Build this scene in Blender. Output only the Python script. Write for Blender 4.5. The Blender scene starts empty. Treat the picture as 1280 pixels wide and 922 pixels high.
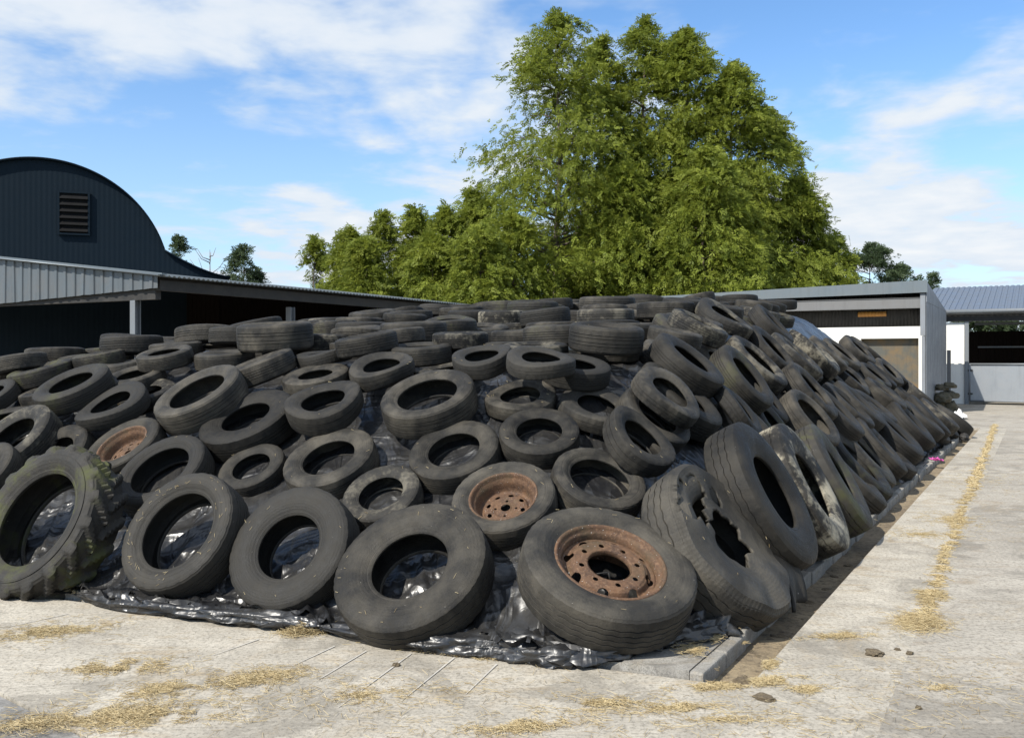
import bpy, math, random
import numpy as np
from mathutils import Vector, Matrix, Quaternion, noise
R = math.radians
SC = bpy.context.scene
COL = SC.collection
# ---------------------------------------------------------------- heap shape
CX, CY = 1.0, 4.78                      # near right corner of the clamp slab
EK = (0.485, 0.875)                     # direction of the right kerb
NK = (-0.875, 0.485)                    # from the kerb into the heap
EF = (-0.924, 0.383)                    # direction of the front edge
NF = (0.383, 0.924)                     # from the front edge into the heap
def smin(a, b, k):
    h = max(k - abs(a - b), 0.0) / k
    return min(a, b) - h * h * k * 0.25
def heap_coords(x, y):
    vx, vy = x - CX, y - CY
    return (NF[0]*vx + NF[1]*vy, NK[0]*vx + NK[1]*vy, EK[0]*vx + EK[1]*vy)
def heap_z(x, y):
    df, dk, s = heap_coords(x, y)
    kr = 1.3 - 0.3 * min(max((s - 3.0) / 8.0, 0.0), 1.0)
    base = smin(0.66 * (df - 0.05), kr * (dk - 0.22), 1.25)
    zt = smin(1.27 + .104 * max(df, 0), 2.45, .4) - 0.045 * max(dk - 6.0, 0.0) ** 2
    z = smin(base, zt, 0.4)
    z = smin(z, 0.9 * (17.7 - s), 0.8)
    return z
def heap_n(x, y, e=0.18):
    a = (heap_z(x + e, y) - heap_z(x - e, y)) / (2 * e)
    b = (heap_z(x, y + e) - heap_z(x, y - e)) / (2 * e)
    l = math.sqrt(a*a + b*b + 1)
    return (-a / l, -b / l, 1 / l)

# ================================================================ helpers
def link(o, parent=None):
    COL.objects.link(o)
    if parent is not None: o.parent = parent
    return o
def tag(o, label=None, cat=None, group=None, kind=None):
    if label: o['label'] = label
    if cat: o['category'] = cat
    if group: o['group'] = group
    if kind: o['kind'] = kind
    return o
def empty(name, loc=(0, 0, 0), label=None, cat=None, group=None):
    o = bpy.data.objects.new(name, None)
    o.empty_display_size = 0.2
    o.location = loc
    link(o)
    return tag(o, label, cat, group)
def mesh_obj(name, v, f, m, parent=None, smooth=False):
    me = bpy.data.meshes.new(name)
    me.from_pydata([tuple(map(float, p)) for p in v], [], [tuple(map(int, q)) for q in f])
    me.update()
    if smooth:
        me.polygons.foreach_set('use_smooth', [True] * len(me.polygons))
    if m: me.materials.append(m)
    return link(bpy.data.objects.new(name, me), parent)
def np_mesh(name, V, Q, m, smooth=True, sharp=0):
    """fast mesh from numpy arrays, Q an (n,4) or (n,3) index array"""
    me = bpy.data.meshes.new(name)
    n, k = Q.shape
    me.vertices.add(len(V)); me.vertices.foreach_set('co', np.asarray(V, np.float32).ravel())
    me.loops.add(n * k); me.loops.foreach_set('vertex_index', np.asarray(Q, np.int32).ravel())
    me.polygons.add(n)
    me.polygons.foreach_set('loop_start', np.arange(0, n * k, k, dtype=np.int32))
    me.polygons.foreach_set('loop_total', np.full(n, k, dtype=np.int32))
    me.polygons.foreach_set('use_smooth', np.full(n, smooth))
    me.update(calc_edges=True); me.validate()
    if sharp: me.set_sharp_from_angle(angle=sharp)
    if m: me.materials.append(m)
    return me
class MB:
    """collects boxes, prisms and tubes into one mesh"""
    def __init__(s): s.v = []; s.f = []
    def add(s, v, f):
        b = len(s.v); s.v += [tuple(p) for p in v]; s.f += [tuple(i + b for i in q) for q in f]
    def hexa(s, p):       # 8 points: bottom ring 0-3, top ring 4-7
        s.add(p, [(3, 2, 1, 0), (4, 5, 6, 7), (0, 1, 5, 4), (1, 2, 6, 5), (2, 3, 7, 6), (3, 0, 4, 7)])
    def box(s, o, a, b, c):   # origin and three edge vectors
        o, a, b, c = Vector(o), Vector(a), Vector(b), Vector(c)
        s.hexa([o, o + a, o + a + b, o + b, o + c, o + a + c, o + a + b + c, o + b + c])
    def tube(s, pts, rad, n=8):
        pts = [Vector(p) for p in pts]
        if not isinstance(rad, (list, tuple)): rad = [rad] * len(pts)
        rings = []; up = Vector((0.13, 0.21, 1)).normalized()
        for i, p in enumerate(pts):
            d = (pts[min(i + 1, len(pts) - 1)] - pts[max(i - 1, 0)]).normalized()
            a = d.cross(up)
            if a.length < 1e-3: a = d.cross(Vector((1, 0, 0)))
            a.normalize(); b = d.cross(a)
            rings.append([p + (a * math.cos(2*math.pi*k/n) + b * math.sin(2*math.pi*k/n)) * rad[i] for k in range(n)])
        v = [q for r in rings for q in r]; f = []
        for i in range(len(pts) - 1):
            for k in range(n):
                f.append((i*n + k, i*n + (k+1) % n, (i+1)*n + (k+1) % n, (i+1)*n + k))
        f.append(tuple(range(n - 1, -1, -1))); f.append(tuple((len(pts)-1)*n + k for k in range(n)))
        s.add(v, f)
    def prism(s, poly, vec):
        n = len(poly); vec = Vector(vec); a = [Vector(p) for p in poly]
        s.add(a + [p + vec for p in a], [tuple(range(n - 1, -1, -1)), tuple(range(n, 2*n))] +
              [(k, (k+1) % n, n + (k+1) % n, n + k) for k in range(n)])
    def build(s, name, m, parent=None, smooth=False):
        return mesh_obj(name, s.v, s.f, m, parent, smooth)
# ---------------------------------------------------------------- materials
class NT:
    def __init__(s, name):
        s.m = bpy.data.materials.new(name); s.m.use_nodes = True
        s.t = s.m.node_tree; s.b = s.t.nodes['Principled BSDF']
    def n(s, typ, **kw):
        o = s.t.nodes.new(typ)
        for k, v in kw.items():
            if k in o.inputs.keys(): s.set(o.inputs[k], v)
            else: setattr(o, k, v)
        return o
    def set(s, inp, v):
        if hasattr(v, 'is_output') or isinstance(v, bpy.types.NodeSocket): s.t.links.new(v, inp)
        else: inp.default_value = v
    def math(s, op, a, b=0.0, c=0.0):
        o = s.t.nodes.new('ShaderNodeMath'); o.operation = op
        for i, v in enumerate((a, b, c)): s.set(o.inputs[i], v)
        return o.outputs[0]
    def mix(s, f, a, b):
        o = s.t.nodes.new('ShaderNodeMix'); o.data_type = 'RGBA'
        s.set(o.inputs[0], f); s.set(o.inputs[6], a if not isinstance(a, tuple) else (*a, 1)[:4]); s.set(o.inputs[7], b if not isinstance(b, tuple) else (*b, 1)[:4])
        return o.outputs[2]
    def ramp(s, v, lo, hi, a=0.0, b=1.0):
        o = s.t.nodes.new('ShaderNodeMapRange'); o.clamp = True
        s.set(o.inputs[0], v)
        for i, x in enumerate((lo, hi, a, b)): o.inputs[i + 1].default_value = x
        return o.outputs[0]
    def noise(s, vec, scale, detail=4, rough=.55, dist=0.0):
        o = s.t.nodes.new('ShaderNodeTexNoise'); s.set(o.inputs['Vector'], vec)
        o.inputs['Scale'].default_value = scale; o.inputs['Detail'].default_value = detail
        o.inputs['Roughness'].default_value = rough; o.inputs['Distortion'].default_value = dist
        return o.outputs[0]
    def vor(s, vec, scale):
        o = s.t.nodes.new('ShaderNodeTexVoronoi'); s.set(o.inputs['Vector'], vec); o.inputs['Scale'].default_value = scale
        return o
    def mapping(s, vec, scale=(1, 1, 1), rot=(0, 0, 0)):
        o = s.t.nodes.new('ShaderNodeMapping'); s.set(o.inputs['Vector'], vec)
        o.inputs['Scale'].default_value = scale; o.inputs['Rotation'].default_value = rot
        return o.outputs[0]
    def coord(s, which='Object'):
        return s.t.nodes.new('ShaderNodeTexCoord').outputs[which]
    def bump(s, h, strength=.5, dist=.01, prev=None):
        o = s.t.nodes.new('ShaderNodeBump'); s.set(o.inputs['Height'], h)
        o.inputs['Strength'].default_value = strength; o.inputs['Distance'].default_value = dist
        if prev is not None: s.set(o.inputs['Normal'], prev)
        return o.outputs[0]
    def out(s, col=None, rough=None, nrm=None, **kw):
        if col is not None: s.set(s.b.inputs['Base Color'], col if not isinstance(col, tuple) else (*col, 1)[:4])
        if rough is not None: s.set(s.b.inputs['Roughness'], rough)
        if nrm is not None: s.set(s.b.inputs['Normal'], nrm)
        for k, v in kw.items(): s.set(s.b.inputs[k], v)
        return s.m
M = {}
def make_rubber():
    t = NT('rubber')
    oi = t.n('ShaderNodeObjectInfo'); sep = t.n('ShaderNodeSeparateColor')
    t.set(sep.inputs[0], oi.outputs['Color'])
    tone, dust, lime, moss = sep.outputs[0], sep.outputs[1], sep.outputs[2], oi.outputs['Alpha']
    off = t.n('ShaderNodeVectorMath', operation='SCALE'); t.set(off.inputs[0], oi.outputs['Location']); off.inputs['Scale'].default_value = 3.7
    vec = t.n('ShaderNodeVectorMath', operation='ADD'); t.set(vec.inputs[0], t.coord()); t.set(vec.inputs[1], off.outputs[0])
    v = vec.outputs[0]
    big = t.noise(v, 1.6, 4, .6); mid = t.noise(v, 7, 5, .65); fine = t.noise(v, 60, 3, .7)
    c = t.mix(tone, (.0095, .0092, .0088), (.029, .0276, .025))
    c = t.mix(t.math('MULTIPLY', t.ramp(mid, .4, .75), .35), c, (.050, .045, .036))
    d = t.math('MULTIPLY', t.ramp(t.math('ADD', big, t.math('MULTIPLY', fine, .25)), .52, .85), dust)
    c = t.mix(t.math('MULTIPLY', d, .7), c, (.13, .115, .09))
    sp = t.vor(v, 22); rnd = t.n('ShaderNodeSeparateColor'); t.set(rnd.inputs[0], sp.outputs['Color'])
    dot = t.math('MULTIPLY', t.math('LESS_THAN', sp.outputs['Distance'], t.math('MULTIPLY', rnd.outputs[2], .14)), t.math('GREATER_THAN', rnd.outputs[0], .90))
    dot = t.math('MULTIPLY', dot, t.ramp(t.math('ADD', mid, rnd.outputs[1]), .9, 1.1))
    c = t.mix(t.math('MULTIPLY', dot, .6), c, (.30, .28, .24))
    lm = t.math('MULTIPLY', t.ramp(t.math('ADD', big, t.math('MULTIPLY', mid, .6)), .78, .95), lime)
    c = t.mix(lm, c, t.mix(fine, (.22, .195, .14), (.42, .385, .30)))
    mm = t.math('MULTIPLY', t.ramp(t.math('ADD', big, t.math('MULTIPLY', mid, .4)), .70, .86), moss)
    c = t.mix(mm, c, t.mix(mid, (.035, .042, .008), (.085, .10, .018)))
    # moulded rings and raised lettering-like marks round the sidewall
    xyz = t.n('ShaderNodeSeparateXYZ'); t.set(xyz.inputs[0], t.coord())
    rad = t.math('SQRT', t.math('ADD', t.math('MULTIPLY', xyz.outputs[0], xyz.outputs[0]), t.math('MULTIPLY', xyz.outputs[1], xyz.outputs[1])))
    ang = t.math('ARCTAN2', xyz.outputs[1], xyz.outputs[0])
    rings = t.math('SINE', t.math('MULTIPLY', rad, 150))
    band = t.math('MULTIPLY', t.math('GREATER_THAN', rad, .74), t.math('LESS_THAN', rad, .80))
    cv = t.n('ShaderNodeCombineXYZ'); t.set(cv.inputs[0], t.math('MULTIPLY', ang, 14)); t.set(cv.inputs[1], t.math('MULTIPLY', rad, 28))
    mark = t.math('MULTIPLY', t.math('GREATER_THAN', t.noise(cv.outputs[0], 1.6, 1, .4), .53), band)
    h = t.math('ADD', t.math('MULTIPLY', mid, .8), t.math('MULTIPLY', fine, .55))
    h = t.math('ADD', h, t.math('ADD', t.math('MULTIPLY', rings, .05), t.math('MULTIPLY', mark, .5)))
    return t.out(c, t.ramp(mid, .3, .7, .52, .78), t.bump(h, .5, .012), **{'Specular IOR Level': .22})
M['rubber'] = make_rubber()
def make_rust():
    t = NT('rusty_steel'); v = t.coord()
    a = t.noise(v, 5, 5, .65); b = t.noise(v, 30, 4, .7); g = t.noise(v, 2.3, 4, .6)
    c = t.mix(t.ramp(a, .35, .7), (.050, .027, .016), (.150, .076, .036))
    c = t.mix(t.ramp(b, .5, .75), c, (.20, .118, .066))
    c = t.mix(t.math('MULTIPLY', t.ramp(g, .54, .68), .8), c, (.055, .04, .02))
    c = t.mix(t.math('GREATER_THAN', t.noise(v, 45, 2, .5), .73), c, (.6, .58, .55))
    return t.out(c, .78, t.bump(b, .5, .01), Metallic=.0)
M['rust'] = make_rust()
def make_film():
    t = NT('silage_film'); v = t.coord()
    def ridged(vec, sc, k, dist):
        n = t.noise(vec, sc, 2, .45, dist)
        return t.math('MAXIMUM', t.math('SUBTRACT', 1.0, t.math('ABSOLUTE', t.math('MULTIPLY', t.math('SUBTRACT', n, .5), k))), 0)
    r1 = ridged(t.mapping(v, (1.5, 4.2, 2.5), (0, 0, .5)), 1.0, 6, .8)
    r2 = ridged(t.mapping(v, (5.5, 2.0, 3.5), (.2, .1, .9)), 1.0, 6, .9)
    r3 = ridged(t.mapping(v, (11, 15, 11), (.4, .3, .2)), 1.1, 6, .8)
    soft = t.noise(v, 3.5, 2, .5)
    h = t.math('ADD', t.math('ADD', t.math('MULTIPLY', r1, .8), t.math('MULTIPLY', r2, .55)), t.math('ADD', t.math('MULTIPLY', r3, .05), t.math('MULTIPLY', soft, 1.2)))
    dirt = t.ramp(t.noise(v, 2.2, 5, .65), .40, .75)
    fl = t.math('GREATER_THAN', t.noise(v, 60, 2, .6), .70)
    col = t.mix(t.math('MULTIPLY', dirt, .6), (.012, .0122, .0135), (.055, .052, .046))
    col = t.mix(t.math('MULTIPLY', fl, .25), col, (.25, .22, .15))
    rough = t.ramp(t.noise(v, 3, 4, .6), .35, .75, .30, .50)
    return t.out(col, rough, t.bump(h, .6, .028), **{'Specular IOR Level': .7})
M['film'] = make_film()
def make_concrete(name, light, dark, stain, brush=(0, 0, .5), sc=1.0, warm=.5):
    t = NT(name); v = t.coord()
    big = t.noise(v, .55 * sc, 5, .62, .4); mid = t.noise(v, 3.2 * sc, 6, .68, .3); fine = t.noise(v, 46 * sc, 4, .75)
    br = t.noise(t.mapping(v, (1.6, 30, 1), brush), 2.2, 5, .7, .3)
    blot = t.noise(t.mapping(v, (1.2, 2.6, 1), brush), 1.7, 5, .7, .8)
    c = t.mix(t.ramp(t.math('ADD', t.math('MULTIPLY', big, .6), t.math('MULTIPLY', mid, .5)), .42, .70), dark, light)
    c = t.mix(t.math('MULTIPLY', t.ramp(br, .42, .75), .45), c, tuple(.62 * x for x in dark))
    c = t.mix(t.math('MULTIPLY', t.ramp(blot, .55, .72), warm), c, stain)
    sl = t.noise(v, .9*sc, 6, .7, 1.4); c = t.mix(t.math('MULTIPLY', t.ramp(sl, .52, .60), .62), c, tuple(.64*x for x in dark))
    wm_ = t.noise(v, 1.5*sc, 6, .75, .9); c = t.mix(t.math('MULTIPLY', t.ramp(wm_, .55, .68), .5*warm + .1), c, (.30, .215, .105))
    dk_ = t.noise(t.mapping(v, (.5, 5, 1), brush), 1.3, 5, .7, .5); c = t.mix(t.math('MULTIPLY', t.ramp(dk_, .58, .70), .5), c, tuple(.55*x for x in dark))
    c = t.mix(t.math('MULTIPLY', t.ramp(fine, .48, .64), .7), c, tuple(.42 * x for x in dark))
    c = t.mix(t.math('MULTIPLY', t.ramp(t.noise(v, 18 * sc, 5, .8, .5), .52, .66), .42), c, tuple(.55 * x for x in dark))
    c = t.mix(t.math('MULTIPLY', t.ramp(t.noise(v, 9 * sc, 4, .8), .56, .7), .3), c, tuple(min(1, 1.25 * x) for x in light))
    h = t.math('ADD', t.math('MULTIPLY', fine, .4), t.math('ADD', t.math('MULTIPLY', mid, .8), t.math('MULTIPLY', br, .5)))
    return t.out(c, .88, t.bump(h, .5, .012), **{'Specular IOR Level': .3})
M['apron'] = make_concrete('apron_concrete', (.535, .490, .410), (.325, .294, .243), (.30, .22, .12), (0, 0, .95), 1.0, .65)
M['yard'] = make_concrete('yard_concrete', (.46, .42, .355), (.295, .268, .225), (.24, .18, .11), (0, 0, -.12), .8, .7)
M['dull'] = make_concrete('dull_concrete', (.33, .32, .30), (.22, .21, .195), (.2, .17, .12), (0, 0, .9), 1.0, .3)
M['kerb'] = make_concrete('kerb_concrete', (.42, .40, .36), (.24, .225, .20), (.22, .17, .09), (0, 0, 1.06), 2.5, .5)
def make_soil():
    t = NT('soil'); v = t.coord()
    a = t.noise(v, 2, 6, .7); b = t.noise(v, 22, 5, .7)
    c = t.mix(t.ramp(a, .35, .7), (.15, .115, .075), (.33, .26, .16)); c = t.mix(t.ramp(b, .5, .7), c, (.06, .045, .03))
    return t.out(c, .95, t.bump(b, .8, .03))
M['soil'] = make_soil()
def make_ground():
    t = NT('ground'); v = t.coord()
    a = t.noise(v, .12, 5, .65); b = t.noise(v, 3, 5, .7)
    c = t.mix(t.ramp(a, .4, .65), (.06, .085, .025), (.11, .12, .045)); c = t.mix(t.ramp(b, .45, .7), c, (.05, .05, .025))
    return t.out(c, .95, t.bump(b, .6, .05))
M['ground'] = make_ground()
def make_paint(name, col, rough=.45, var=.25, metal=0.0, streak=(1, 1, .08), spec=.5, dirt=(.12, .11, .10)):
    t = NT(name); v = t.coord()
    a = t.noise(v, 2.2, 5, .65); s = t.noise(t.mapping(v, tuple(6 * x for x in streak)), 1.5, 5, .65)
    c = t.mix(t.math('MULTIPLY', t.ramp(a, .4, .75), var), col, dirt)
    c = t.mix(t.math('MULTIPLY', t.ramp(s, .5, .75), var), c, tuple(.55 * x for x in col))
    return t.out(c, t.ramp(a, .3, .7, rough - .08, rough + .12), t.bump(a, .12, .01), Metallic=metal, **{'Specular IOR Level': spec})
M['navy'] = make_paint('navy_cladding', (.005, .0120, .0195), .6, .12, spec=.12, dirt=(.012, .018, .026))
M['fascia'] = make_paint('grey_fascia', (.085, .098, .108), .36, .4)
M['roof_tin'] = make_paint('galvanised_roof', (.14, .165, .18), .45, .3, .3)
M['black'] = make_paint('black_slats', (.005, .005, .0055), .7, .1, spec=.15, dirt=(.012, .011, .010))
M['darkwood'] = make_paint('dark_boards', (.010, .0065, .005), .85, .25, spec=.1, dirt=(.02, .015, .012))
M['steel'] = make_paint('grey_steel', (.17, .185, .20), .45, .25, .2)
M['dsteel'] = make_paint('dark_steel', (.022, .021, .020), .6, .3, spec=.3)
M['beam'] = make_paint('beam_steel', (.15, .15, .15), .55, .35)
M['white'] = make_paint('whitewash', (.72, .71, .67), .85, .22, spec=.3, dirt=(.5, .47, .40))
M['panel'] = make_paint('weathered_panel', (.20, .215, .235), .5, .35)
M['galv'] = make_paint('galvanised_gate', (.34, .36, .38), .4, .4, .55, dirt=(.24, .24, .24))
M['blueroof'] = make_paint('blue_grey_roof', (.12, .145, .185), .5, .2, .1)
M['bay'] = make_paint('bay_wall', (.075, .075, .062), .7, .75, dirt=(.22, .125, .035))
M['skylight'] = make_paint('amber_sheet', (.55, .25, .05), .5, .25)
M['bark'] = make_paint('bark', (.13, .10, .075), .9, .5, dirt=(.2, .17, .14))
M['white_plastic'] = make_paint('white_plastic', (.75, .73, .72), .4, .2)
M['pink'] = make_paint('pink_rag', (.62, .08, .36), .5, .2)
M['stone'] = make_concrete('mossy_debris', (.20, .18, .13), (.09, .08, .055), (.10, .10, .03), (0, 0, .5), 4, .7)
def make_straw():
    t = NT('straw'); v = t.coord()
    at = t.n('ShaderNodeAttribute', attribute_name='tone')
    c = t.mix(at.outputs['Fac'], (.24, .17, .075), (.56, .46, .27))
    return t.out(c, .7, **{'Specular IOR Level': .3})
M['straw'] = make_straw()
def make_leaf(name, dark, light, tip):
    t = NT(name)
    at = t.n('ShaderNodeAttribute', attribute_name='tone'); v = t.coord()
    a = t.noise(v, .8, 3, .6)
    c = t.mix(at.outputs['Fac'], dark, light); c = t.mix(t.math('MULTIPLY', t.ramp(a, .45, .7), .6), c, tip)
    t.out(c, .6, **{'Specular IOR Level': .25})
    tr = t.n('ShaderNodeBsdfTranslucent'); t.set(tr.inputs['Color'], t.mix(.5, c, tip))
    mx = t.n('ShaderNodeMixShader'); mx.inputs[0].default_value = .42
    t.t.links.new(t.b.outputs[0], mx.inputs[1]); t.t.links.new(tr.outputs[0], mx.inputs[2])
    t.t.links.new(mx.outputs[0], t.t.nodes['Material Output'].inputs['Surface'])
    return t.m
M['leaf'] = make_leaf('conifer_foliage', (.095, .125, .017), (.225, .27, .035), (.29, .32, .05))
M['leaf_far'] = make_leaf('far_foliage', (.04, .065, .03), (.07, .10, .045), (.08, .11, .05))
# ================================================================ world, sun, camera
SUN_AZ = Vector((-.74, -.67)).normalized(); SUN_EL = R(44)
w = bpy.data.worlds.new('World'); SC.world = w; w.use_nodes = True
wt = w.node_tree; bg = wt.nodes['Background']
def wn(typ, **kw):
    o = wt.nodes.new(typ)
    for k, v in kw.items(): setattr(o, k, v)
    return o
def wm(op, a, b=0.0):
    o = wn('ShaderNodeMath', operation=op)
    for i, v in enumerate((a, b)):
        if isinstance(v, bpy.types.NodeSocket): wt.links.new(v, o.inputs[i])
        else: o.inputs[i].default_value = v
    return o.outputs[0]
sky = wn('ShaderNodeTexSky', sky_type='NISHITA'); sky.sun_disc = False
sky.sun_elevation = SUN_EL; sky.sun_rotation = math.atan2(SUN_AZ.x, SUN_AZ.y)
sky.air_density = 1.0; sky.dust_density = .4; sky.ozone_density = 2.0
tc = wn('ShaderNodeTexCoord'); sx = wn('ShaderNodeSeparateXYZ'); wt.links.new(tc.outputs['Generated'], sx.inputs[0])
zz = wm('ADD', wm('MAXIMUM', sx.outputs[2], 0.0), 0.10)
cx = wn('ShaderNodeCombineXYZ'); wt.links.new(wm('DIVIDE', sx.outputs[0], zz), cx.inputs[0]); wt.links.new(wm('DIVIDE', sx.outputs[1], zz), cx.inputs[1])
def wnoise(scale, detail, rough, mscale=(1, 1, 1), loc=(0, 0, 0), rot=0.0, dist=0.0):
    mp = wn('ShaderNodeMapping'); wt.links.new(cx.outputs[0], mp.inputs[0]); mp.inputs['Scale'].default_value = mscale
    mp.inputs['Location'].default_value = loc; mp.inputs['Rotation'].default_value = (0, 0, rot)
    o = wn('ShaderNodeTexNoise'); wt.links.new(mp.outputs[0], o.inputs['Vector'])
    o.inputs['Scale'].default_value = scale; o.inputs['Detail'].default_value = detail; o.inputs['Roughness'].default_value = rough
    o.inputs['Distortion'].default_value = dist
    return o.outputs[0]
def wramp(v, lo, hi, a=0.0, b=1.0):
    o = wn('ShaderNodeMapRange'); o.interpolation_type = 'SMOOTHSTEP'; wt.links.new(v, o.inputs[0])
    for i, x in enumerate((lo, hi, a, b)): o.inputs[i + 1].default_value = x
    return o.outputs[0]
n1 = wnoise(.66, 6, .55, (1.0, .95, 1), (9.4, 14.6, 0), .2, .2)
n2 = wnoise(3.4, 5, .56, (1.0, .95, 1), (0.4, 5.2, 0), .1, .2)
den = wm('ADD', wm('MULTIPLY', n1, .72), wm('MULTIPLY', n2, .30))
cl = wramp(den, .45, .59)
veil = wramp(sx.outputs[2], .0, .34, .42, .0)
cl = wm('MINIMUM', wm('ADD', wm('MULTIPLY', cl, .92), veil), 1.0)
ccol = wn('ShaderNodeMix', data_type='RGBA'); wt.links.new(wramp(den, .5, .68), ccol.inputs[0])
ccol.inputs[6].default_value = (4.6, 5.2, 5.9, 1); ccol.inputs[7].default_value = (5.9, 6.05, 6.2, 1)
tint = wn('ShaderNodeMix', data_type='RGBA', blend_type='MULTIPLY'); tint.inputs[0].default_value = 1
wt.links.new(sky.outputs[0], tint.inputs[6]); tint.inputs[7].default_value = (.86, 1.10, 1.30, 1)
smix = wn('ShaderNodeMix', data_type='RGBA'); wt.links.new(cl, smix.inputs[0]); wt.links.new(tint.outputs[2], smix.inputs[6]); wt.links.new(ccol.outputs[2], smix.inputs[7])
wt.links.new(smix.outputs[2], bg.inputs[0]); bg.inputs[1].default_value = .1
sl = bpy.data.lights.new('sun', 'SUN'); sl.energy = 4.2; sl.angle = R(.53); sl.color = (1, .95, .86)
so = link(bpy.data.objects.new('sun', sl)); so.location = (-20, -15, 25)
to_sun = Vector((SUN_AZ.x * math.cos(SUN_EL), SUN_AZ.y * math.cos(SUN_EL), math.sin(SUN_EL)))
so.rotation_euler = (-to_sun).to_track_quat('-Z', 'Y').to_euler()
cd = bpy.data.cameras.new('camera'); cam = link(bpy.data.objects.new('camera', cd))
cam.location = (0, 0, 1.6); cam.rotation_euler = (R(90), 0, 0)
cd.sensor_width = 36; cd.lens = 1200 / 1280 * 36; cd.shift_y = -11 / 1280; cd.clip_start = .1; cd.clip_end = 3000
SC.camera = cam
SC.view_settings.view_transform = 'Standard'; SC.view_settings.look = 'None'
SC.view_settings.exposure = 0.66; SC.view_settings.gamma = 1
SC.render.engine = 'CYCLES'
def K(s, d, z=0.0):       # point s metres along the right kerb, d metres inside (+) or outside (-) of it
    return Vector((CX + EK[0]*s + NK[0]*d, CY + EK[1]*s + NK[1]*d, z))
# ================================================================ ground
def slab(name, poly, z, th, m, kind='structure'):
    ar = sum(poly[i-1][0]*poly[i][1] - poly[i][0]*poly[i-1][1] for i in range(len(poly)))
    if ar < 0: poly = poly[::-1]
    b = MB(); b.prism([(p[0], p[1], z - th) for p in poly], (0, 0, th))
    return tag(b.build(name, m), kind=kind)
def disc_ground():
    v = [(0, 0, -.13)]; f = []
    rs = [30, 120, 500, 1500]; n = 48
    for r in rs:
        for k in range(n): v.append((r*math.cos(2*math.pi*k/n), r*math.sin(2*math.pi*k/n) + 20, -.13))
    for k in range(n): f.append((0, 1 + k, 1 + (k+1) % n))
    for i in range(len(rs)-1):
        for k in range(n): f.append((1+i*n+k, 1+(i+1)*n+k, 1+(i+1)*n+(k+1) % n, 1+i*n+(k+1) % n))
    return tag(mesh_obj('ground', v, f, M['ground']), kind='structure')
disc_ground()
gap = .125
P0 = Vector((CX, CY, 0)); EFv = Vector((EF[0], EF[1], 0)); EKv = Vector((EK[0], EK[1], 0)); NKv = Vector((NK[0], NK[1], 0)); NFv = Vector((NF[0], NF[1], 0))
seamA = Vector((2.81, 6.46, 0)); seamD = Vector((.468, .884, 0))
# the channel bed
slab('drain_channel', [K(-.3, .3), K(-.3, -.6), K(21, -.6), K(21, .3)], -.055, .04, M['soil'])
# slab under the heap, its broken front edge standing a little proud of the apron
slab('clamp_floor', [K(.02, .13), K(17.9, .13), K(17.9, .13) + NKv*12, P0 + EFv*14 + NFv*.02, P0 + EFv*.2 + NFv*.03], .030, .10, M['kerb'])
# front apron and strip between the channel and the straw seam
A0 = K(.02, -gap); front = P0 + EFv * 14
dullA = Vector((-2.47, 4.63, 0)); dullD = Vector((.69, -.56, 0))
mid0 = P0 - NFv*.02 + Vector((.16, -.07, 0))
slab('apron', [front - NFv*.02, P0 - NFv*.02, mid0, K(20.5, -gap), K(20.5, -.68), seamA + seamD*-.1, seamA + seamD*-4.9, dullA + dullD*3.7, dullA, dullA - dullD*6], 0, .12, M['apron'])
dn = Vector((-.006, -.008, 0)); slab('dull_paving', [dullA - dullD*6 + dn, dullA + dullD*6 + dn, dullA + dullD*6 + Vector((-6, -7, 0)), dullA - dullD*6 + Vector((-6, -7, 0))], -.010, .09, M['dull'])
sm = Vector((0, 0, 0))
slab('yard', [seamA + seamD*-4.9 + sm, seamA + seamD*-5.5 + Vector((6, -4, 0)), (45, 20, 0), (45, 70, 0), (-8, 70, 0), K(21, 12), K(20.5, 12), K(20.5, -.68), seamA + seamD*-.1], -.0, .10, M['yard'])
slab('yard_behind_sheds', [K(17.92, 12.1), K(20.5, 12.1), K(21, 12.05), (-8, 70, 0), (-45, 70, 0), (-45, 10, 0), P0 + EFv*14.05], -.006, .10, M['yard'])
# scraper lines worn into the apron
def gp(u, v, z=0.0):
    Y = (1.6 - z) * 1200 / (v - 450); return Vector(((u - 640) / 1200 * Y, Y, z))
b = MB()
for (x0, y0, x1, y1) in [(-.99, 5.37, -1.15, 5.02), (-.8, 5.28, -.97, 4.80), (-.55, 5.23, -.80, 4.42), (-.31, 5.16, -.52, 4.5), (-1.45, 5.5, -1.62, 5.2), (-2.8, 6.05, -3.1, 5.65), (-.08, 5.05, -.22, 4.6)]:
    a = Vector((x0, y0, .004)); c = Vector((x1, y1, .004)); n = (c - a).cross(Vector((0, 0, 1))).normalized() * .0055
    i0 = len(b.v); b.add([a - n, a + n, c + n*.4, c - n*.4], [(0, 1, 2, 3)])
sc_m = make_paint('scrape', (.50, .47, .42), .9, .5)
tag(b.build('scrape_marks', sc_m), kind='structure')
# kerb of short concrete blocks
b = MB(); rk = random.Random(4); s = .0
while s < 17.6:
    L = rk.uniform(.38, .5) if s < 2.6 else rk.uniform(.24, .42); z = .040 + rk.uniform(-.008, .010); off = rk.uniform(-.01, .012)
    o = K(s, .125 + off, -.10)
    b.box(o, EKv*(L - .010), NKv*-.075, (0, 0, .10 + z)); s += L
ko = b.build('kerb', M['kerb']); tag(ko, kind='structure')
bv = ko.modifiers.new('worn', 'BEVEL'); bv.width = .012; bv.segments = 2
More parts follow.
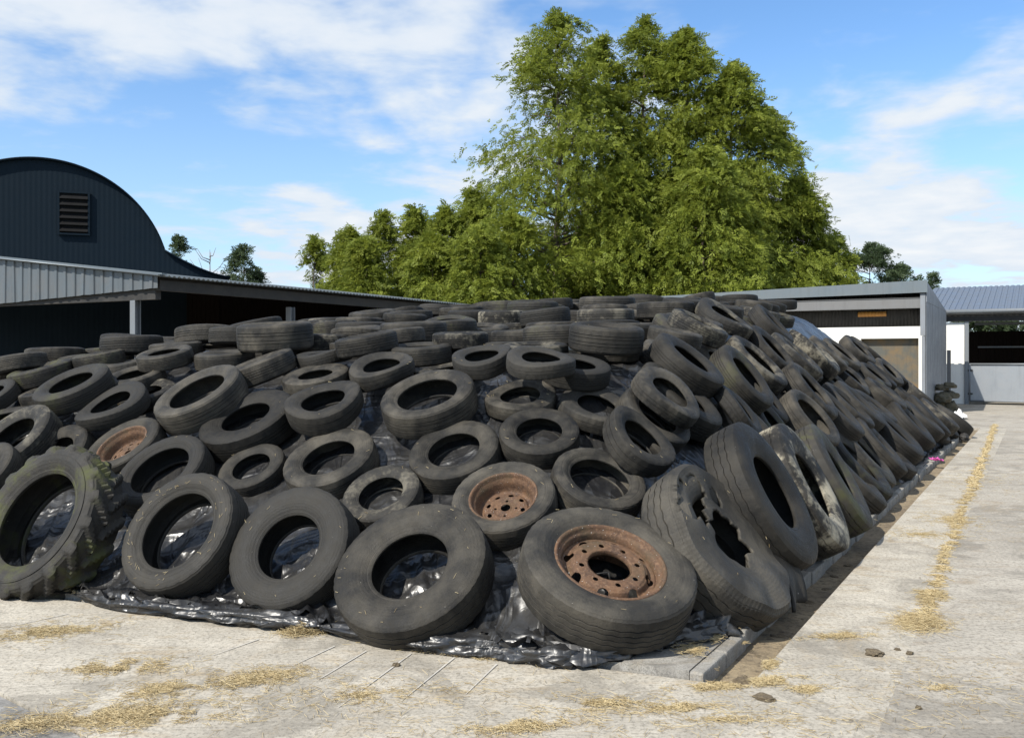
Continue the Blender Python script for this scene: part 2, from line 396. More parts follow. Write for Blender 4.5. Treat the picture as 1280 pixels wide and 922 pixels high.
# ================================================================ film covered heap
def fbm(x, y, z=0.0): return noise.fractal(Vector((x, y, z)), 1.0, 2.0, 4)
def film_wrinkle(df, dk, s, x, y, h):
    low = max(0.0, 1 - h / .6)
    w1 = noise.noise(Vector((x*2.2, y*2.2, 2.0)))
    wx, wy = x + .12*noise.noise(Vector((x*2, y*2, 9))), y + .12*noise.noise(Vector((x*2, y*2, 19)))
    r1 = (1 - min(1, abs(noise.noise(Vector((wx*5.5 + wy*1.5, wy*1.8 - wx*.6, 0)))) * 3.0))**1.5
    r2 = (1 - min(1, abs(noise.noise(Vector((wx*2.2 + wy*3, wy*5.5 - wx*2, 4)))) * 3.2))**1.5
    return .03 * w1 + r1*(.012 + .045*low) + r2*(.006 + .030*low)
def build_heap():
    ps = [-2.6 + i*.022 for i in range(int(9.4/.022))]
    x = ps[-1]
    while x < 13: x += .12; ps.append(x)
    qs = []; q = -.25
    while q < 17.8:
        qs.append(q); q += .02 if q < 1.9 else (.04 if q < 4 else .09)
    NP_, NQ = len(ps), len(qs)
    V = np.zeros((NQ, NP_, 3)); keep = np.zeros((NQ, NP_), bool)
    for j, q in enumerate(qs):
        for i, p in enumerate(ps):
            x = CX + EF[0]*p + NF[0]*q; y = CY + EF[1]*p + NF[1]*q
            df, dk, s = heap_coords(x, y)
            if dk < -.3 or s > 18.4 or dk > 11.5: continue
            h = heap_z(x, y)
            if h < -.35: continue
            edge = .10*noise.noise(Vector((x*1.9, y*1.9, 5))) + .05*noise.noise(Vector((x*6, y*6, 7)))
            if h < -.09 + edge*1.2: continue
            wv = film_wrinkle(df, dk, s, x, y, h)
            z = .04 + max(h, 0)*1.0 + wv + (.03 if h < .02 else .0)*max(0, noise.noise(Vector((x*7, y*7, 1))))
            V[j, i] = (x, y, max(z, .036)); keep[j, i] = True
    idx = -np.ones((NQ, NP_), int); idx[keep] = np.arange(keep.sum())
    a, b_, c, d = idx[:-1, :-1], idx[:-1, 1:], idx[1:, 1:], idx[1:, :-1]
    ok = (a >= 0) & (b_ >= 0) & (c >= 0) & (d >= 0)
    Q = np.stack([a[ok], d[ok], c[ok], b_[ok]], 1)
    me = np_mesh('silage_film', V[keep], Q, M['film'])
    o = link(bpy.data.objects.new('silage_film', me))
    return tag(o, 'black plastic silage sheet stretched wrinkled over the whole heap under the tyres', 'plastic sheet')
film = build_heap()
# bunched up rolls of spare film along the foot of the heap (part of the sheet)
def film_fold(pts, rad, seed, amp=.5):
    rr = random.Random(seed); n = 26; m = len(pts) * 7
    P = [Vector(p) + Vector((0, 0, .045)) for p in pts]
    def cr(t):
        t = t * (len(P) - 1); i = min(int(t), len(P) - 2); f = t - i
        p0, p1, p2, p3 = P[max(i-1, 0)], P[i], P[i+1], P[min(i+2, len(P)-1)]
        return .5*((2*p1) + (p2-p0)*f + (2*p0-5*p1+4*p2-p3)*f*f + (3*p1-p0-3*p2+p3)*f**3)
    V = []; F = []
    for i in range(m):
        t = i / (m - 1); c = cr(t); d = (cr(min(t+.01, 1)) - cr(max(t-.01, 0))).normalized(); a = d.cross(Vector((0, 0, 1))).normalized(); u = a.cross(d)
        taper = min(1, 5*t + .15, 5*(1-t) + .15)
        for k in range(n):
            th = 2*math.pi*k/n; q = c + (a*math.cos(th)*1.25 + u*math.sin(th)*.8)
            w_ = noise.noise(Vector((q.x*5 + seed, q.y*5, q.z*5 + th))) * amp + (1 - min(1, abs(noise.noise(Vector((t*9 + seed, th*1.6, seed)))) * 3)) * amp * .7
            rr_ = rad * taper * (1 + w_)
            pt = c + (a*math.cos(th)*1.3 + u*math.sin(th)*.8) * rr_; pt.z = max(pt.z, .034 if heap_coords(pt.x, pt.y)[0] > .0 else .004)
            V.append(pt)
    for i in range(m - 1):
        for k in range(n): F.append((i*n+k, (i+1)*n+k, (i+1)*n+(k+1) % n, i*n+(k+1) % n))
    return mesh_obj('film_fold', V, F, M['film'], film, True)
film_fold([(-2.952, 6.465, 0), (-2.418, 6.174, 0), (-1.882, 5.944, 0), (-1.417, 5.766, 0), (-1.003, 5.598, 0)], .062, 1, .6)
film_fold([(-2.490, 6.358, 0), (-1.981, 6.095, 0), (-1.540, 5.963, 0), (-1.177, 5.766, 0)], .065, 9, .6)
film_fold([(-1.123, 5.614, 0), (-0.535, 5.348, 0), (-0.131, 5.246, 0), (0.212, 5.079, 0), (0.447, 5.106, 0)], .065, 2, .65)
film_fold([(-0.360, 5.393, 0), (-0.134, 5.363, 0), (0.088, 5.260, 0), (0.258, 5.161, 0)], .07, 8, .65)
film_fold([(0.000, 5.304, 0), (0.403, 5.093, 0), (0.703, 5.275, 0), (1.006, 5.439, 0), (1.288, 5.680, 0)], .07, 3, .65)
film_fold([(0.897, 5.439, 0), (1.057, 5.565, 0), (1.205, 5.714, 0), (1.369, 5.908, 0)], .115, 4, .6)
film_fold([(2.336, 7.680, 0), (2.479, 7.869, 0), (2.658, 8.136, 0)], .06, 6, .5)

# ================================================================ tyres
def revolve(prof, ns, fn=None):
    """prof: list of (axial, radius); returns rings of vertices, closed section"""
    npf = len(prof); V = np.zeros((ns, npf, 3))
    for i in range(ns):
        th = 2*math.pi*i/ns
        for j, (a, r) in enumerate(prof):
            aa, rr = (a, r) if fn is None else fn(th, i, j, a, r)
            V[i, j] = (rr*math.cos(th), rr*math.sin(th), aa)
    return V
def strip(V, j0, j1, wrap=False, drop=None):
    """quads between profile points j0..j1 of the revolved rings, own vertex set"""
    ns, npf = V.shape[:2]; js = [j % npf for j in range(j0, j1 + 1)]; k = len(js)
    W = V[:, js].reshape(-1, 3); F = []
    for i in range(ns):
        i2 = (i + 1) % ns
        for j in range(k - 1):
            q = (i*k + j, i*k + j + 1, i2*k + j + 1, i2*k + j)
            if drop is not None and drop(sum(W[t] for t in q) / 4): continue
            F.append(q)
    return W, np.array(F)
def tread_positions(gr, gw=.030):
    us = [1, .9, .82, .7, -.7, -.82, -.9, -1] + [x for g in gr for x in (g - gw*1.35, g - gw*.7, g + gw*.7, g + gw*1.35)]
    if not gr: us += [.5, .3, .1, -.1, -.3, -.5]
    return sorted(set(us), reverse=True)
def tyre_profile(W, rb, gr=(-.42, -.14, .14, .42), gd=.020, gw=.030):
    h = W / 2
    # front sidewall from the bead out to the shoulder (outer skin, +axial side)
    sw = [(.60*h, rb), (.70*h, rb - .004), (.76*h, rb + .014), (.80*h, rb + .034), (.795*h, rb + .044), (.86*h, rb + .075)]
    hgt = 1 - rb
    for t, a in ((.30, .95), (.42, .995), (.50, 1.0), (.53, .985), (.56, .995), (.68, .965), (.80, .915), (.90, .86)):
        sw.append((a*h, rb + hgt*t))
    sw.append((.80*h, 1 - .030)); 
    us = tread_positions(gr); nt = len(us)
    tr = [(.76*h*u, 1 - .016*abs(u)**3 - (gd if any(abs(u - g) < gw*.75 for g in gr) else 0)) for u in us]
    back = [(-a, r) for a, r in reversed(sw)]
    inner = [(-.55*h, rb + .012), (-.72*h, rb + .07), (-.86*h, rb + .48*hgt), (-.74*h, rb + .74*hgt), (-.4*h, 1 - .075), (0, 1 - .068),
             (.4*h, 1 - .075), (.74*h, rb + .74*hgt), (.86*h, rb + .48*hgt), (.72*h, rb + .07), (.55*h, rb + .012)]
    prof = sw + tr + back + inner
    cuts = (0, len(sw), len(sw) + nt - 1, len(sw) + nt + len(sw) - 1, len(prof))
    return prof, cuts
def tread_fn(kind, prof, cuts, ns):
    j0, j1 = cuts[1], cuts[2]; h = prof[j0][0]
    def fn(th, i, j, a, r):
        if not (j0 - 2 <= j <= j1 + 2): return a, r
        u = a/h; d = 0.0
        if kind == 'tractor': return a, r
        if kind in ('car', 'wide', 'sag', 'van'):
            if abs(u) > .60 and (i + (2 if u > 0 else 0)) % 4 == 0: d = .010
        elif kind == 'slim':
            if abs(u) > .5 and i % 3 == 0: d = .012
        else:                                   # lorry: wavy ribs and notched shoulders
            a = a + .035*h*math.sin(th*36) * (1 if abs(u) < .7 else 0)
            if abs(u) > .80 and i % 3 == 0: d = .006
        return a, r - d
    return fn
def make_variant(kind, W, rb, ns=112, warp=None, drop_side=None, gr=(-.42, -.14, .14, .42), gd=.020):
    prof, cuts = tyre_profile(W, rb, gr, gd)
    V = revolve(prof, ns, tread_fn(kind, prof, cuts, ns))
    if kind == 'tractor':                       # tall chevron lugs standing off the carcass
        j0, j1 = cuts[1], cuts[2]; nt = j1 - j0 + 1; N = 17
        for i in range(ns):
            th = 2*math.pi*i/ns
            for j in range(j0 - 4, j1 + 5):
                u = prof[j][0]/prof[j0][0]
                if j < j0 or j > j1: u = (1 + .12*max(j0 - j, j - j1))*(1 if u > 0 else -1)
                x = min(abs(u), 1.0)
                ph = (th*N/(2*math.pi) - x*.75 + (.5 if u < 0 else 0)) % 1.0
                lug = max(0, min(1, (.23 - abs(ph - .5)) / .07)); 
                if abs(u) > 1.0 + .1: lug *= max(0, 1 - (abs(u) - 1.1)/.4)
                if x < .06: lug *= .5
                rr = math.hypot(V[i, j, 0], V[i, j, 1]); n2 = rr - .055 + .058*lug
                V[i, j, :2] *= n2/rr
                if abs(u) >= .9: V[i, j, 2] *= (1 + .05*lug)
    if warp: V = warp(V)
    parts = []
    for nm, a, b, dr in (('sidewall', cuts[0], cuts[1], drop_side), ('tread', cuts[1], cuts[2], None), ('sidewall', cuts[2], cuts[3], None), ('inner_lining', cuts[3], cuts[4], None)):
        Wv, F = strip(V, a, b, drop=dr)
        parts.append((nm, np_mesh(nm, Wv, F, M['rubber'], True, .6)))
    # the same tyre as a single mesh for distant copies
    Wv, F = strip(V[::2], 0, len(prof))
    one = np_mesh('tyre', Wv, F, M['rubber'], True, .6)
    return parts, one
def warp_sag(V):
    W = V.copy(); x, y, z = V[..., 0], V[..., 1], V[..., 2]
    W[..., 2] = z*(1 - .25*np.clip(x, 0, 1)) + .13*x**2 - .06*y*x
    W[..., 0] = x*.92; W[..., 1] = y*1.03
    return W
def warp_soft(V):
    W = V.copy(); x, y, z = V[..., 0], V[..., 1], V[..., 2]
    W[..., 2] = z*.92 + .07*(x*x - y*y); W[..., 0] = x*1.03; W[..., 1] = y*.96
    return W
def torn_drop(c):
    x, y = c[0], c[1]
    def blob(cx, cy, r, s): 
        th = math.atan2(y - cy, x - cx)
        return math.hypot(x - cx, y - cy) < r*(1 + .45*noise.noise(Vector((math.cos(th)*2.2, math.sin(th)*2.2, s))) + .25*noise.noise(Vector((math.cos(th)*6, math.sin(th)*6, s))))
    if math.hypot(x, y) < .33 + .16*noise.noise(Vector((2*math.cos(math.atan2(y, x)), 2*math.sin(math.atan2(y, x)), 7))): return True
    return blob(.06, .62, .27, 1) or blob(.36, .55, .17, 2) or blob(.55, .15, .13, 3) or blob(-.15, .80, .12, 4)
VAR = {
 'car': make_variant('car', .60, .57), 'wide': make_variant('wide', .62, .635, gr=(-.5, -.2, .2, .5)), 'slim': make_variant('slim', .52, .555, warp=warp_soft, gr=(-.25, .25), gd=.014),
 'van': make_variant('van', .60, .515, gr=(-.3, 0, .3), gd=.016), 'truck': make_variant('truck', .55, .50, 144, gr=(-.45, 0, .45), gd=.016), 'truckrim': make_variant('truck', .55, .60, 144, gr=(-.5, -.17, .17, .5), gd=.016), 'carrim': make_variant('car', .62, .63), 'tractor': make_variant('tractor', .60, .60, 17*14, gr=()),
 'sag': make_variant('car', .60, .57, warp=warp_sag, gr=(-.3, .3), gd=.015),
}
def smooth_rim(W, F, k):
    """round off the stair-stepped edge of a tear"""
    cnt = {}
    for q in F:
        for a, b in zip(q, np.roll(q, -1)):
            e = (min(a, b), max(a, b)); cnt[e] = cnt.get(e, 0) + 1
    nb = {}
    for (a, b), c in cnt.items():
        if c == 1:
            nb.setdefault(a, []).append(b); nb.setdefault(b, []).append(a)
    W = W.copy()
    for it in range(8):
        N = W.copy()
        for a, l in nb.items():
            if a % k in (0, k - 1) or len(l) != 2: continue
            N[a] = .4*W[a] + .3*(W[l[0]] + W[l[1]])
        W = N
    return W
def make_torn():
    prof, cuts = tyre_profile(.56, .56, (-.45, 0, .45), .022)
    # collapsed carcass: the near sidewall is drawn in almost to the middle
    h = .28
    side = [(.50*h, .05)] + [((.62 + .36*min(1, (r-.05)/.55) + .02*math.sin(9*r))*h, r) for r in [.05 + .0225*k for k in range(1, 40)]] + [(.80*h, .965)]
    p2 = side + prof[cuts[1]:]
    c2 = tuple([0] + [c - cuts[1] + len(side) for c in cuts[1:]])
    V = revolve(p2, 336, tread_fn('truck', p2, c2, 336))
    x, y = V[..., 0].copy(), V[..., 1].copy()
    th_ = np.arctan2(y, x); rr_ = np.hypot(x, y)
    V[..., 2] += .08*x*y + .03*np.sin(7*x)*np.cos(5*y) + .030*np.sin(9*th_ + 3*rr_)*np.clip((rr_ - .5)*2, 0, 1)*np.clip(-y + .2, 0, 1)
    out = []
    for nm, a, b, dr in (('sidewall', c2[0], c2[1], torn_drop), ('tread', c2[1], c2[2], None), ('sidewall', c2[2], c2[3], None), ('inner_lining', c2[3], c2[4] - 1, None)):
        Wv, F = strip(V, a, b, drop=dr); Wv = smooth_rim(Wv, F, b - a + 1) if dr else Wv; out.append((nm, np_mesh(nm, Wv, F, M['rubber'], True, .6)))
    return out, None
VAR['torn'] = make_torn()
# ---- rims
def disc_with_holes(name, r0, r1, zf, holes, nr=44, nth=216, th=.012, parent=None, m=None):
    V = []; F = []
    P = [[(r0 + (r1 - r0)*i/nr, 2*math.pi*k/nth) for k in range(nth)] for i in range(nr + 1)]
    xy = np.array([[(r*math.cos(t), r*math.sin(t)) for r, t in row] for row in P])
    inside = np.zeros(xy.shape[:2], bool)
    for (hx, hy, ha, hb, rot) in holes:
        c, s = math.cos(rot), math.sin(rot)
        dx, dy = xy[..., 0] - hx, xy[..., 1] - hy
        u, v = (dx*c + dy*s)/ha, (-dx*s + dy*c)/hb
        d = np.hypot(u, v); near = (d < 1) 
        inside |= near
    ins0 = inside.copy()
    # pull the vertices just inside a hole out onto its rim so that the edge is smooth
    for i in range(nr + 1):
        for k in range(nth):
            if inside[i, k]:
                touch = any(not ins0[min(max(i+a, 0), nr), (k+b) % nth] for a in (-1, 0, 1) for b in (-1, 0, 1))
                if touch:
                    for (hx, hy, ha, hb, rot) in holes:
                        c, s = math.cos(rot), math.sin(rot); dx, dy = xy[i, k] - (hx, hy)
                        u, v = (dx*c + dy*s)/ha, (-dx*s + dy*c)/hb; d = math.hypot(u, v)
                        if 1e-6 < d < 1:
                            u, v = u/d*ha, v/d*hb; xy[i, k] = (hx + u*c - v*s, hy + u*s + v*c); inside[i, k] = False; break
    V = [(xy[i, k, 0], xy[i, k, 1], zf(math.hypot(*xy[i, k]))) for i in range(nr + 1) for k in range(nth)]
    for i in range(nr):
        for k in range(nth):
            k2 = (k+1) % nth
            if inside[i, k] or inside[i+1, k] or inside[i, k2] or inside[i+1, k2]: continue
            F.append((i*nth + k, (i+1)*nth + k, (i+1)*nth + k2, i*nth + k2))
    o = mesh_obj(name, V, F, m or M['rust'], parent, True)
    md = o.modifiers.new('thickness', 'SOLIDIFY'); md.thickness = th; md.offset = -1
    return o
def lerp_profile(tab):
    def f(r):
        for (a, za), (b, zb) in zip(tab, tab[1:]):
            if r <= b: 
                t = max(0, min(1, (r - a)/(b - a))); t = t*t*(3 - 2*t); return za + (zb - za)*t
        return tab[-1][1]
    return f
def lathe(name, prof, m, parent, n=96):
    v = []; f = []
    for k in range(n):
        t = 2*math.pi*k/n
        for r, z in prof: v.append((r*math.cos(t), r*math.sin(t), z))
    p = len(prof)
    for k in range(n):
        for j in range(p - 1): f.append((k*p + j, ((k+1) % n)*p + j, ((k+1) % n)*p + j + 1, k*p + j + 1))
    return mesh_obj(name, v, f, m, parent, True)
def ring(cnt, r, a, b, ph=0.0, radial=True):
    return [(r*math.cos(ph + 2*math.pi*k/cnt), r*math.sin(ph + 2*math.pi*k/cnt), a, b, ph + 2*math.pi*k/cnt) for k in range(cnt)]
def truck_rim(parent):
    rim = lathe('rim', [(.600, .195), (.612, .215), (.600, .228), (.578, .222), (.566, .200), (.560, .176), (.535, .168), (.520, .150), (.512, .09), (.500, .02), (.500, -.2), (.57, -.215), (.60, -.2)], M['rust'], parent)
    zf = lerp_profile([(.235, .150), (.255, .158), (.375, .158), (.405, .140), (.455, .075), (.505, .085)])
    disc_with_holes('wheel_disc', .235, .508, zf, ring(8, .312, .030, .030, .2) + ring(8, .440, .050, .062, .55), parent=rim); rim.scale = (1.055, 1.055, 1.0)
    lathe('hub_lip', [(.237, .157), (.232, .150), (.232, .10), (.240, .09)], M['rust'], rim)
    bolt = MB(); bolt.tube([(.03, -.06, -.08), (.0, -.01, .06)], .010); bolt.tube([(-.14, .17, -.05), (.0, -.01, .06)], .008)
    bolt.build('valve_stem', M['dsteel'], rim, True)
    return rim
def car_rim(parent):
    rim = lathe('rim', [(.650, .225), (.664, .245), (.652, .258), (.628, .250), (.612, .225), (.600, .185), (.585, .150), (.562, .130), (.540, .06), (.525, -.02), (.515, -.085), (.50, -.10)], M['rust'], parent)
    zf = lerp_profile([(.10, -.055), (.12, -.072), (.20, -.078), (.28, -.055), (.34, -.06), (.40, -.075), (.45, -.12), (.515, -.10)])
    disc_with_holes('wheel_disc', .095, .517, zf, ring(4, .20, .026, .026, .3) + ring(8, .345, .042, .055, .1), parent=rim)
    lathe('barrel', [(.517, -.08), (.535, -.16), (.58, -.2), (.63, -.24)], M['rust'], rim)
    return rim
def add_flap(parent):
    """thick torn strip of tread hanging over the kerb"""
    v = []; f = []; n, m = 16, 14
    for i in range(n):
        t = i/(n - 1)                            # from the torn edge down to the free end
        for j in range(m):
            q = j/(m - 1)
            rag = .025*noise.noise(Vector((q*5, 3, 1)))*(1 if i in (0, n-1) else 0)
            d = .10 - .19*math.sin(1.5*t) + .04*math.sin(3*q)
            z = .33 - .30*t**1.3 + .05*math.sin(2.2*q)*(1 - t) + rag
            v.append(K(1.46 + .34*q + .05*math.sin(4*t), d + .012*math.sin(7*q + 3*t), z))
    for i in range(n - 1):
        for j in range(m - 1): f.append((i*m + j, (i+1)*m + j, (i+1)*m + j + 1, i*m + j + 1))
    bpy.context.view_layer.update()
    o = mesh_obj('torn_flap', v, f, M['rubber'], parent, True)
    o.matrix_parent_inverse = parent.matrix_world.inverted()
    md = o.modifiers.new('thickness', 'SOLIDIFY'); md.thickness = .022
    return o
GROUP = 'old tyres weighing down the silage film'
